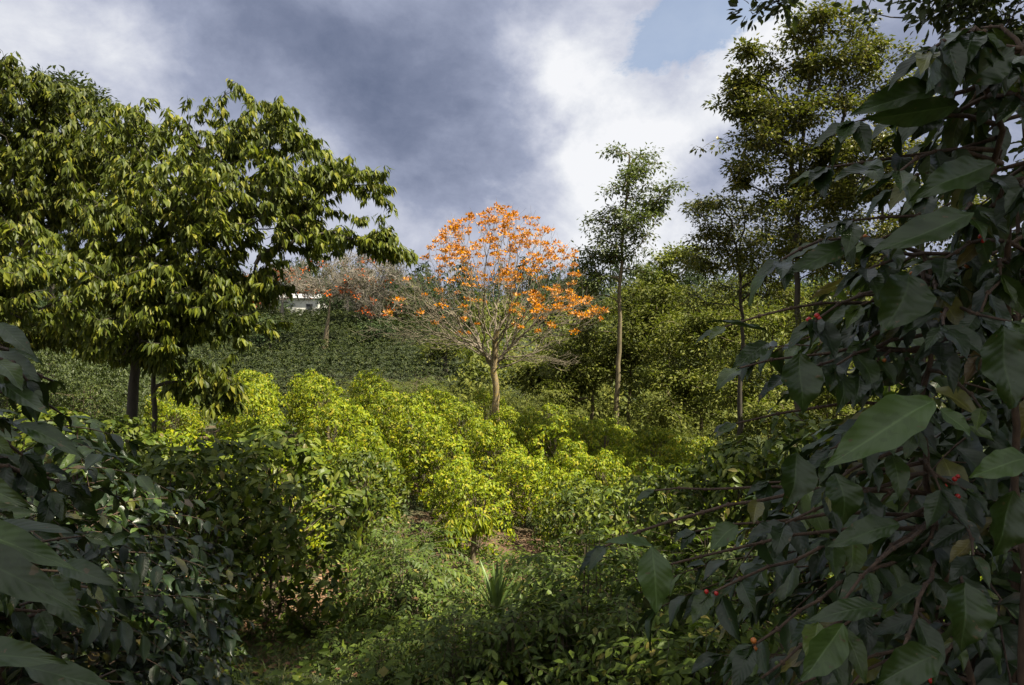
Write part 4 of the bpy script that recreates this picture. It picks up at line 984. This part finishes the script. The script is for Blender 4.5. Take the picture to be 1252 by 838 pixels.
keys = [((1142, 490, 1.12), (1008, 563, 1.08), 58, (.1, -.75, .75)), ((797, 668, 1.35), (802, 756, 1.3), 42, (-.2, -.9, .3)), ((798, 666, 1.36), (735, 655, 1.34), 22, (0, -.4, .9)), ((1148, 500, 1.15), (1196, 536, 1.12), 26, (0, -.8, .6)),
        ((1030, 762, 1.1), (982, 838, 1.08), 42, (.2, -.8, .5)), ((1260, 560, 1.1), (1188, 577, 1.08), 36, (0, -.7, .7)), ((902, 642, 1.6), (866, 672, 1.58), 28, (0, -.6, .8)),
        ((1182, 712, 1.1), (1187, 802, 1.05), 62, (0, -.95, .2)), ((978, 432, 1.4), (988, 508, 1.36), 52, (0, -.95, .25)), ((942, 408, 1.5), (868, 380, 1.45), 24, (0, -.3, .95)), ((940, 420, 1.5), (895, 442, 1.45), 26, (0, -.5, .8)),
        ((1112, 335, 1.35), (1085, 405, 1.3), 60, (0, -.9, .3)), ((1022, 578, 1.4), (1036, 645, 1.35), 48, (0, -.95, .2)), ((975, 553, 1.5), (966, 622, 1.46), 46, (.1, -.95, .25)), ((1172, 128, 1.3), (1064, 152, 1.25), 36, (0, -.8, -.6)),
        ((1150, 108, 1.3), (1042, 132, 1.28), 38, (0, -.9, .3)), ((1165, 122, 1.32), (1135, 52, 1.25), 62, (.1, -.95, .1)), ((1180, 100, 1.3), (1245, 52, 1.25), 48, (0, -.9, .2)), ((1080, 205, 1.4), (1015, 212, 1.36), 30, (0, -.5, .8)), ((1215, 200, 1.3), (1120, 230, 1.25), 44, (0, -.8, .5)),
        ((1190, 262, 1.2), (1060, 300, 1.18), 46, (0, -.75, .6)), ((1040, 300, 1.5), (960, 325, 1.45), 30, (0, -.7, .6)), ((1100, 640, 1.3), (1010, 660, 1.28), 34, (0, -.6, .8)), ((1080, 740, 1.2), (985, 752, 1.18), 30, (0, -.6, .8)), ((1240, 600, 1.1), (1222, 690, 1.08), 56, (0, -.95, .2)), ((1225, 400, 1.2), (1250, 500, 1.15), 64, (0, -.95, .2)),
        ((1150, 800, 1.05), (1070, 838, 1.02), 44, (0, -.7, .7))]
near_tree('tall dark coffee tree filling the right edge, long leaf branches with a few cherries', 1.35, 1.75, [[(1245, 838, 1.75), (1238, 600, 1.75), (1240, 400, 1.7), (1225, 200, 1.6), (1205, 90, 1.45), (1190, 34, 1.4)], [(1290, 838, 1.8), (1275, 500, 1.8), (1262, 250, 1.75), (1250, 60, 1.7)], [(1190, 838, 1.9), (1150, 660, 1.8), (1128, 560, 1.75), (1140, 380, 1.8), (1128, 310, 1.8)]],
          ends, keys, 7, 61, 'foreground coffee trees', 46)
rng = np.random.default_rng(18)
ends = []
for _ in range(52):
    yy = rng.uniform(430, 860); x1 = np.interp(yy, [400, 450, 520, 600, 700, 850], [10, 60, 95, 110, 150, 170])
    ends.append((rng.uniform(-60, x1), yy, rng.uniform(1.3, 2.1), .9))
keys = [((-60, 640, .95), (88, 684, .9), 38, (.1, -.7, .75)), ((-75, 660, .9), (86, 742, .86), 50, (.1, -.85, .6)), ((-70, 585, .95), (30, 612, .92), 36, (.1, -.8, .6)), ((-60, 652, 1.), (93, 632, .97), 30, (0, -.45, .9)),
        ((-80, 800, .85), (72, 796, .82), 40, (0, -.6, .8)), ((30, 815, 1.), (140, 838, .97), 32, (0, -.7, .7)), ((70, 690, 1.2), (140, 706, 1.15), 26, (0, -.6, .8)), ((62, 705, 1.2), (96, 765, 1.15), 34, (.2, -.9, .4)), ((0, 395, 1.4), (40, 430, 1.35), 22, (.1, -.7, .7)),
        ((0, 430, 1.4), (52, 466, 1.35), 24, (.1, -.6, .8)), ((0, 470, 1.3), (58, 500, 1.25), 24, (.1, -.6, .8)), ((20, 520, 1.3), (100, 548, 1.25), 24, (.1, -.6, .8))]
near_tree('nearest coffee tree at the left edge with very large dull green leaves', -1.15, 1.25, [[(-70, 838, 1.25), (-60, 600, 1.2), (-65, 400, 1.25)], [(-110, 838, 1.5), (-30, 640, 1.5), (-20, 420, 1.5)]], ends, keys, 1, 62, 'foreground coffee trees', 10, .085)

# ------------------------------------------------------------------ small plants in the foreground hollow
rng = np.random.default_rng(51)
SH = [coffee_bush_geo(600, 1.15, .75, 80, SMALL, .105, .055, nstem=6, W=.42, low=.05, stemr=.008), coffee_bush_geo(601, .95, .7, 52, MID, .115, .07, nstem=5, W=.45, low=.05, stemr=.009), coffee_bush_geo(602, .9, .85, 60, MID, .12, .065, nstem=7, W=.5, low=.05, stemr=.007)]
SL = [(455, 10.8, .9, 1, 'leafy weed just right of the red soil patch'), (498, 9.4, 1.15, 0, 'tall fine-leaved shrub behind the left side of the sword-leaved plant'), (665, 8.8, 1.2, 1, 'tall broad-leaved weed right of the sword-leaved plant'), (620, 6.6, .95, 1, 'broad-leaved shrub at the bottom edge under the spiky plants'),
      (560, 6.4, .8, 0, 'fine shrub at the bottom edge left of centre'), (720, 7.2, 1.3, 0, 'tall fine shrub left of the drooping pale leaf'), (665, 7.2, 1.0, 2, 'round weed clump at the lower right of the spiky plants'), (790, 10.4, 1.3, 1, 'tall broad-leaved shrub behind the right branch tip'), (380, 9.4, .6, 2, 'weed at the foot of the big round coffee bush'),
      (470, 12.2, 1.1, 0, 'fine-leaved shrub between the narrow coffee bush and the bare-trunk tree'), (536, 12.6, .55, 2, 'light green weed clump left of the bare-trunk tree'), (622, 13.2, .5, 2, 'light weed clump right of the bare-trunk tree'), (680, 12.2, 1., 0, 'fine shrub in front of the brown bank'), (430, 9.9, .55, 2, 'low green weed on the edge of the red soil patch'),
      (580, 10.4, .8, 1, 'broad-leaved weed behind the tall sword-leaved plant'), (640, 10.2, .9, 0, 'fine shrub behind the smaller spiky plant'),
      (512, 10.2, 1.25, 0, 'dark fine-leaved shrub in front of the lit field, left of the spiky plant'), (556, 7.6, .85, 1, 'broad-leaved shrub close left of the spiky plant'), (655, 7.4, .85, 1, 'mixed shrub with yellowing leaves right below the spiky plant'), (600, 6.9, .75, 2, 'low shrub at the bottom centre beneath the spiky plant'),
      (700, 8.6, 1., 2, 'weedy shrub right of the smaller spiky plant'), (745, 7.6, 1.1, 2, 'green weed mound right of the bottom centre'), (790, 6.8, 1.1, 0, 'fine-leaved weed mound under the right branch tip'), (840, 6.2, 1.05, 2, 'weed mound below the right coffee branches'), (735, 9.6, 1.05, 0, 'fine shrub on the bank in front of the right rows'),
      (800, 8.6, 1.1, 2, 'leafy shrub behind the low right branch'), (880, 7.2, 1.15, 0, 'shrub half hidden behind the right coffee branches'), (690, 6.6, .9, 1, 'broad-leaved weed at the bottom right of centre'), (460, 8.6, .6, 2, 'low weed right of the red soil patch'), (520, 7.2, .7, 2, 'leafy weed at the bottom left of centre'), (400, 7.4, .45, 1, 'small weed in the grass at the bottom left'), (470, 6.8, .5, 0, 'fine weed in the grass at the bottom'), (760, 5.9, .9, 1, 'broad-leaved weed at the bottom edge right of centre'), (850, 5.2, .8, 2, 'weed at the bottom edge under the right leaves')]
sr = {}
for i, (px, Y, s, q, lab) in enumerate(SL):
    b = base_px(px, Y)
    if q not in sr: sr[q] = make_bush('wild_shrub', SH[q], M['weed_dark'] if q != 2 else M['weed'], M['stem'], lab, 'shrub', b, 'wild shrubs in the foreground hollow', rng.uniform(0, 6), (s, s, s))
    else: copy_tree(sr[q], b, rng.uniform(0, 6), (s * rng.uniform(.9, 1.15), s * rng.uniform(.9, 1.15), s), lab, 'wild shrubs in the foreground hollow')

def spiky(px, Y, py_base, L, n, label, seed):
    rng = np.random.default_rng(seed); b = base_px(px, Y); top = at(px, py_base, Y)
    root = thing('spiky_plant', label, 'plant', b, 'spiky plants in the hollow')
    g = Geo(); g.add(*tube(np.array([b - [0, 0, .1], (b + top) / 2 + [.02, 0, 0], top]), [.03, .026, .022], 7)); link('stem', g.mesh('stem', M['bark_dark'], True, b), root)
    P, D, Nn = [], [], []
    for i in range(n):
        az = i * 2.4; tilt = .06 + .55 * (i / n) ** 1.3
        h = np.array([math.cos(az), math.sin(az), 0]); P.append(top + h * .015 - np.array([0, 0, .05 * i / n])); D.append(h * tilt + np.array([0, 0, 1.])); Nn.append(-h + np.array([0, 0, .2]))
    lens = L * rng.uniform(.6, 1.08, n)
    for i in range(n):
        gl = Geo(); gl.add(*leaves(BLADE, [P[i]], [D[i]], [Nn[i]], lens[i], .066 / lens[i], .05 + .1 * i / n)); link('leaf', gl.mesh('leaf', M['spike'], False, b), root)
spiky(607, 8.0, 748, .72, 18, 'spiky plant with upright sword leaves in the bottom centre', 3)
spiky(640, 8.2, 760, .24, 9, 'smaller spiky plant right below the tall sword-leaved one', 4)
spiky(500, 6.4, 838, .3, 8, 'low blade-leaved plant at the bottom edge', 6)

# small tree on a bare pale trunk at the field edge
def small_tree():
    rng = np.random.default_rng(71); b = base_px(578, 15.2); root = thing('small_tree', 'small round-crowned tree on a short bare trunk at the near edge of the field', 'tree', b)
    g = Geo(); g.add(*tube(np.array([b - [0, 0, .15], at(578, 690, 15.2), at(579, 665, 15.2), at(580, 640, 15.2)]), [.085, .075, .06, .035], 9)); link('trunk', g.mesh('trunk', M['bark_tan'], True, b), root)
    lb = lobes_px([(580, 638, 24, 16, 0, .5), (600, 645, 18, 14, 0, .4), (560, 645, 18, 14, 0, .4)], 15.2); tips = sample_lobes(lb, 90, rng, .5, .6)
    g = Geo(); P, D, Nn, S_, W_, B_ = cl_droop(tips, np.tile([0, 0, .3], (90, 1)), rng, 9, .19, .14, .26); add_leaves(g, MID, rng, P, D, Nn, S_, W_, B_); link('crown', g.mesh('crown', M['field'], False, b), root)
small_tree()

# ------------------------------------------------------------------ uncountable ground growth
rng = np.random.default_rng(90)
def scatter(n, x0, x1, y0, y1, dens=None):
    x = rng.uniform(x0, x1, n); y = rng.uniform(y0, y1, n)
    keep = np.abs(x) < .80 * y + .6
    if dens is not None: keep &= rng.random(n) < dens(x, y)
    x, y = x[keep], y[keep]; return np.stack([x, y, gz(x, y)], -1)
def clump(x, y, s=1.): return np.clip(.5 + .5 * np.sin(x * 2.3 * s + 1.7 * np.sin(y * 1.9 * s)) * np.cos(y * 2.1 * s + 1.3 * np.sin(x * 1.6 * s)), 0, 1)
soilpatch = lambda x, y: np.clip(1 - 1.35 * np.exp(-((x + 2.7) / .95) ** 2 - ((y - 11.4) / 1.7) ** 2) - 1.3 * np.exp(-((x - .7) / .9) ** 2 - ((y - 14.6) / 1.1) ** 2), 0, 1)
P = scatter(80000, -8, 8, 3.5, 18, lambda x, y: (.12 + .88 * clump(x, y) ** 1.3) * soilpatch(x, y)); n = len(P)
hgt = rng.random(n) ** 1.5 * (.12 + .5 * clump(P[:, 0] * 1.3 + 3, P[:, 1] * 1.1))
P[:, 2] += hgt; az = rng.uniform(0, 6.28, n)
g = Geo(); add_leaves(g, SMALL, rng, P, np.stack([np.cos(az), np.sin(az), rng.uniform(-.4, .5, n)], -1), np.array([0, 0, 1.]) + rng.normal(0, .35, (n, 3)), rng.uniform(.05, .16, n), rng.uniform(.4, .6, n), .15)
tag(link('ground_cover', g.mesh('ground_cover', M['weed'])), 'low creeping weeds covering the hollow floor', 'weeds', kind='stuff')
P = scatter(30000, -6, 4, 4, 12.5, lambda x, y: np.clip(1.2 * np.exp(-((x + 2.4) / 1.5) ** 2 - ((y - 8.2) / 2.0) ** 2) + .15 * clump(x, y), 0, 1) * soilpatch(x, y)); n = len(P)
az = rng.uniform(0, 6.28, n); P[:, 2] -= .01
D = np.stack([np.cos(az) * .5, np.sin(az) * .5, rng.uniform(.5, 1.2, n)], -1)
g = Geo(); L = rng.uniform(.08, .26, n); add_leaves(g, GRASS, rng, P, D, -D * np.array([1, 1, 0]) + np.array([0, 0, .8]), L, .010 / L, rng.uniform(.1, .8, n))
tag(link('grass', g.mesh('grass', M['grass'])), 'thin green grass growing at the bottom left of the hollow', 'grass', kind='stuff')
P = scatter(60000, -6.5, 6, 7, 20, lambda x, y: np.clip(.22 + .9 * (1 - soilpatch(x, y)), 0, 1)); n = len(P); az = rng.uniform(0, 6.28, n); P[:, 2] += rng.uniform(.004, .03, n)
g = Geo(); add_leaves(g, SMALL, rng, P, np.stack([np.cos(az), np.sin(az), rng.normal(0, .2, n)], -1), np.array([0, 0, 1.]) + rng.normal(0, .3, (n, 3)), rng.uniform(.05, .14, n), .45, rng.uniform(-.3, .3, n))
tag(link('leaf_litter', g.mesh('leaf_litter', M['litter'])), 'brown fallen leaves lying on the red soil', 'leaf litter', kind='stuff')

# ------------------------------------------------------------------ trees beside and behind the viewpoint, the unseen ones added for shade
def added_shade_tree():  # unseen tree added to keep direct sun off the foreground
    rng = np.random.default_rng(33); b = G(10.5, -3.0)
    root = thing('added_shade_tree', 'added tall spreading tree, unseen outside the right edge, that darkens the foreground', 'tree', b)
    trunk = [b - np.array([0, 0, .4]), b + np.array([.1, .1, 5]), b + np.array([.3, .3, 10]), b + np.array([.2, .4, 15])]
    lob = [(np.array([x, y, z]), np.array([rx, ry, rz])) for x, y, z, rx, ry, rz in SHADE]
    tips = sample_lobes(lob, 1500, rng, .25, 1.)
    Sk = grow(trunk, .42, .1, tips, rng, .3, .8, .4, .03, .2, .011)
    g = Geo(); add_leaves(g, SMALL, rng, *cl_spread(Sk.tips, Sk.tdir, rng, 24, .28, .62, .5))
    tree_parts(root, b, Sk, g, M['canopy'], M['bark_dark'], keep=10, trunk_sides=12)
SH_GROUND = [(-4.5, 3, 0, 3, 2.6, 1.5), (-1.5, 6.2, 0, 2.8, 2.2, 1.3), (1.5, 3, .6, 3.4, 2.8, 1.6), (0, -1, .3, 3.2, 2.8, 1.6), (4.5, 5.5, 0, 2.8, 2.6, 1.4), (5, 1, .4, 3, 2.6, 1.5), (3, 8.6, -.3, 2.2, 1.6, 1.1), (-4.3, 7.9, -.3, 2.4, 1.5, 1.), (-3.6, 8.4, -.3, 2.2, 1.1, .9), (-5.6, 8.5, -.3, 2., 1.2, .9), (-6.5, 5.5, -.3, 2, 2, 1.1)]
EXTRA = [(7.2, -2.4, 12.6, 2.6, 2.2, 1.3), (5.6, -.2, 7.4, 2.2, 1.9, 1.2)]
OX, OY, OZ = 10.0, -4.0, 13.2
SHADE = [(OX + x, OY + y, OZ + z, rx, ry, rz) for x, y, z, rx, ry, rz in SH_GROUND] + EXTRA
added_shade_tree()
def overhang_tree():
    rng = np.random.default_rng(34); b = G(6.6, 5.2)
    root = thing('overhanging_tree', 'small-leaved tree whose dark twigs hang into the top right corner', 'tree', b)
    trunk = [b - np.array([0, 0, .3]), b + np.array([-.1, 0, 2.2]), b + np.array([-.2, .1, 4.4]), b + np.array([-.1, .1, 6.6])]
    lob = [(at(px, py, Y), np.array([rx, .7, rz])) for px, py, Y, rx, rz in [(1205, -14, 5.2, .32, .14), (1245, 20, 5.0, .22, .2), (1250, 85, 4.9, .16, .2), (1165, -6, 5.4, .2, .1), (1290, 0, 5.2, .7, .8), (1350, -150, 5.2, 1.2, .9), (1420, 40, 5.2, 1., .8), (970, -12, 5.6, .2, .06), (1100, -60, 5.4, .7, .2), (1300, 200, 5.3, .35, .5)]]
    tips = np.concatenate([sample_lobes([l], n, rng, .1, 1.) for l, n in zip(lob, (34, 34, 22, 18, 60, 70, 60, 12, 40, 30))])
    Sk = grow(trunk, .13, .03, tips, rng, .25, .22, .4, .06, .25, .004)
    g = Geo(); add_leaves(g, MID, rng, *cl_spread(Sk.tips, Sk.tdir, rng, 12, .085, .17, .5))
    tree_parts(root, b, Sk, g, M['canopy'], M['bark_dark'], keep=8, trunk_sides=9)
overhang_tree()

g = Geo(); rng = np.random.default_rng(66)  # unseen wood added around the viewpoint to darken the near leaves
for _ in range(120):
    a = rng.uniform(R(100), R(268)); d = rng.uniform(6.5, 22); x, y = d * math.cos(a - R(90) - R(90)) , -abs(d * math.sin(a - R(180))) * .9 - 3.0
    if rng.random() < .35: x = rng.uniform(7.5, 16); y = rng.uniform(-4, 3)
    if rng.random() < .2: x = rng.uniform(-16, -7.5); y = rng.uniform(-4, 3)
    s = rng.uniform(.9, 1.6); drop(g, UND[int(rng.integers(3))], x, y, s, rng.uniform(1.4, 2.8), rng)
tag(link('added_wood_edge', g.mesh('added_wood_edge', M['dark_tree'])), 'added dark wood out of view that blocks low sky light around the viewpoint', 'wood', kind='stuff')

# ------------------------------------------------------------------ camera, sun, sky
EXPO = 1.6
cam = bpy.data.cameras.new('Camera'); co = bpy.data.objects.new('Camera', cam); COL.objects.link(co)
cam.sensor_width = 36; cam.lens = 36 * F / 1252; cam.clip_end = 9000; cam.clip_start = .05
co.location = (0, 0, 0); co.rotation_euler = (R(90), 0, 0); SC.camera = co
SUN_EL, SUN_AZ = 57., 112.                                    # azimuth clockwise from +Y
sd = Vector((math.sin(R(SUN_AZ)) * math.cos(R(SUN_EL)), math.cos(R(SUN_AZ)) * math.cos(R(SUN_EL)), math.sin(R(SUN_EL))))
sl = bpy.data.lights.new('Sun', 'SUN'); sl.energy = 5.0; sl.angle = R(.5); sl.color = (1, .92, .74)
so = bpy.data.objects.new('Sun', sl); COL.objects.link(so); so.rotation_euler = sd.to_track_quat('Z', 'Y').to_euler(); so.location = (20, -20, 40)

def sky_world():
    w = bpy.data.worlds.new('World'); SC.world = w; w.use_nodes = True; nt = w.node_tree; nt.nodes.clear(); L = nt.links
    out = N_(nt, 'ShaderNodeOutputWorld'); bg = N_(nt, 'ShaderNodeBackground'); L.new(bg.outputs[0], out.inputs[0]); bg.inputs[1].default_value = .1
    sky = N_(nt, 'ShaderNodeTexSky'); sky.sky_type = 'NISHITA'; sky.sun_disc = False; sky.sun_elevation = R(SUN_EL); sky.sun_rotation = R(SUN_AZ)
    tc = N_(nt, 'ShaderNodeTexCoord'); d = tc.outputs['Generated']
    def noise(scale, det, rough=.55, off=0., dist=0.):
        n = N_(nt, 'ShaderNodeTexNoise'); n.inputs['Scale'].default_value = scale; n.inputs['Detail'].default_value = det; n.inputs['Roughness'].default_value = rough; n.inputs['Distortion'].default_value = dist
        mp = N_(nt, 'ShaderNodeMapping'); mp.inputs['Location'].default_value = (off, off * .7, off * 1.3); mp.inputs['Scale'].default_value = (1, 1, 1.35)
        L.new(d, mp.inputs[0]); L.new(mp.outputs[0], n.inputs[0]); return n
    sp = N_(nt, 'ShaderNodeSeparateXYZ'); L.new(d, sp.inputs[0])
    az = math_(nt, 'ARCTAN2', sp.outputs[0], sp.outputs[1]); el = math_(nt, 'ARCSINE', sp.outputs[2])
    wn = noise(3.2, 8, .55, 3.); ws = N_(nt, 'ShaderNodeSeparateColor'); L.new(wn.outputs[1], ws.inputs[0])
    az_w = math_(nt, 'MULTIPLY_ADD', math_(nt, 'SUBTRACT', ws.outputs[0], .5), .42, az); el_w = math_(nt, 'MULTIPLY_ADD', math_(nt, 'SUBTRACT', ws.outputs[1], .5), .34, el)
    def ang(px, py):
        x, z = (px - CX) / F, (CY - py) / F; return math.atan2(x, 1), math.atan2(z, math.hypot(x, 1))
    def blobf(px, py, rx, ry, rot, A=az_w, E=el_w):
        a0, e0 = ang(px, py); c, s = math.cos(R(rot)), math.sin(R(rot))
        da = math_(nt, 'SUBTRACT', A, a0); de = math_(nt, 'SUBTRACT', E, e0)
        u = math_(nt, 'ADD', math_(nt, 'MULTIPLY', da, c * F / rx), math_(nt, 'MULTIPLY', de, s * F / rx))
        v = math_(nt, 'ADD', math_(nt, 'MULTIPLY', da, -s * F / ry), math_(nt, 'MULTIPLY', de, c * F / ry))
        r2 = math_(nt, 'ADD', math_(nt, 'MULTIPLY', u, u), math_(nt, 'MULTIPLY', v, v))
        return math_(nt, 'EXPONENT', math_(nt, 'MULTIPLY', r2, -1.))
    val = None
    for px, py, rx, ry, rot, wgt in [(330, 60, 260, 85, -18, -.29), (470, 190, 120, 60, -30, -.13), (590, 90, 120, 120, 0, -.15), (560, 200, 110, 70, 0, -.08), (60, 55, 150, 70, -15, .24), (735, 170, 55, 120, 20, .40), (800, 110, 90, 50, 25, .30), (900, 70, 90, 36, 28, .36), 
                                  (860, 190, 60, 50, 0, -.12), (1130, 70, 160, 90, 0, -.22), (500, 310, 200, 60, 0, .12), (820, 320, 90, 70, 0, .34), (1150, 190, 80, 60, 0, .06), (880, 260, 70, 50, 0, .10), (700, 275, 100, 90, 0, .36), (760, 10, 30, 50, 20, .15), (480, 270, 160, 60, 0, .10), (40, 40, 120, 60, 0, .12), (420, 110, 90, 60, -20, -.10)]:
        t = math_(nt, 'MULTIPLY', blobf(px, py, rx, ry, rot), wgt); val = t if val is None else math_(nt, 'ADD', val, t)
    n1 = noise(5.5, 14, .62, 7., .35); n2 = noise(2.2, 5, .5, 1.)
    val = math_(nt, 'ADD', val, math_(nt, 'MULTIPLY_ADD', math_(nt, 'SUBTRACT', n1.outputs[0], .5), .78, .53))
    val = math_(nt, 'ADD', val, math_(nt, 'MULTIPLY', math_(nt, 'SUBTRACT', n2.outputs[0], .5), .25))
    val = math_(nt, 'MULTIPLY_ADD', math_(nt, 'MAXIMUM', math_(nt, 'MULTIPLY', sp.outputs[1], -1), 0), .5, val)
    val = math_(nt, 'MULTIPLY_ADD', math_(nt, 'MAXIMUM', math_(nt, 'SUBTRACT', el, .55), 0), .8, val)
    n3 = noise(15., 12, .66, 4., .2)
    val = math_(nt, 'ADD', val, math_(nt, 'MULTIPLY', math_(nt, 'SUBTRACT', n3.outputs[0], .5), .34))
    cr = ramp(nt, [(0, (.145, .178, .275)), (.2, (.21, .245, .355)), (.45, (.34, .38, .51)), (.68, (.57, .60, .71)), (.9, (.82, .84, .89)), (1, (.92, .93, .96))], val)
    K = 10 / 2 ** EXPO
    cl = mix_rgb(nt, cr.outputs[0], (K, K, K), 1., 'MULTIPLY')
    az_h = math_(nt, 'MULTIPLY_ADD', math_(nt, 'SUBTRACT', ws.outputs[0], .5), .10, az); el_h = math_(nt, 'MULTIPLY_ADD', math_(nt, 'SUBTRACT', ws.outputs[1], .5), .07, el)
    hole = math_(nt, 'ADD', blobf(846, 28, 100, 40, 20, az_h, el_h), math_(nt, 'MULTIPLY', blobf(920, -4, 90, 22, 6, az_h, el_h), .8))
    hole = math_(nt, 'ADD', hole, math_(nt, 'ADD', math_(nt, 'MULTIPLY', math_(nt, 'SUBTRACT', n1.outputs[0], .5), 1.2), math_(nt, 'MULTIPLY', math_(nt, 'SUBTRACT', n3.outputs[0], .5), 1.3)))
    hm = ramp(nt, [(.40, (0, 0, 0)), (.58, (.85, .85, .85))], hole).outputs[0]
    sk = mix_rgb(nt, mix_rgb(nt, sky.outputs[0], (SKYK, SKYK, SKYK), 1., 'MULTIPLY'), (.55 * K, .6 * K, .68 * K), .35)
    L.new(mix_rgb(nt, cl, sk, hm), bg.inputs[0])
SKYK = .55
sky_world()

SC.view_settings.view_transform = 'Standard'; SC.view_settings.look = 'None'; SC.view_settings.exposure = EXPO; SC.view_settings.gamma = 1
try: SC.view_settings.use_curve_mapping = False
except Exception: pass
SC.render.engine = 'CYCLES'
cy = SC.cycles
cy.max_bounces = 6; cy.diffuse_bounces = 3; cy.glossy_bounces = 2; cy.transmission_bounces = 3; cy.transparent_max_bounces = 4
cy.use_denoising = True; cy.sample_clamp_indirect = 6
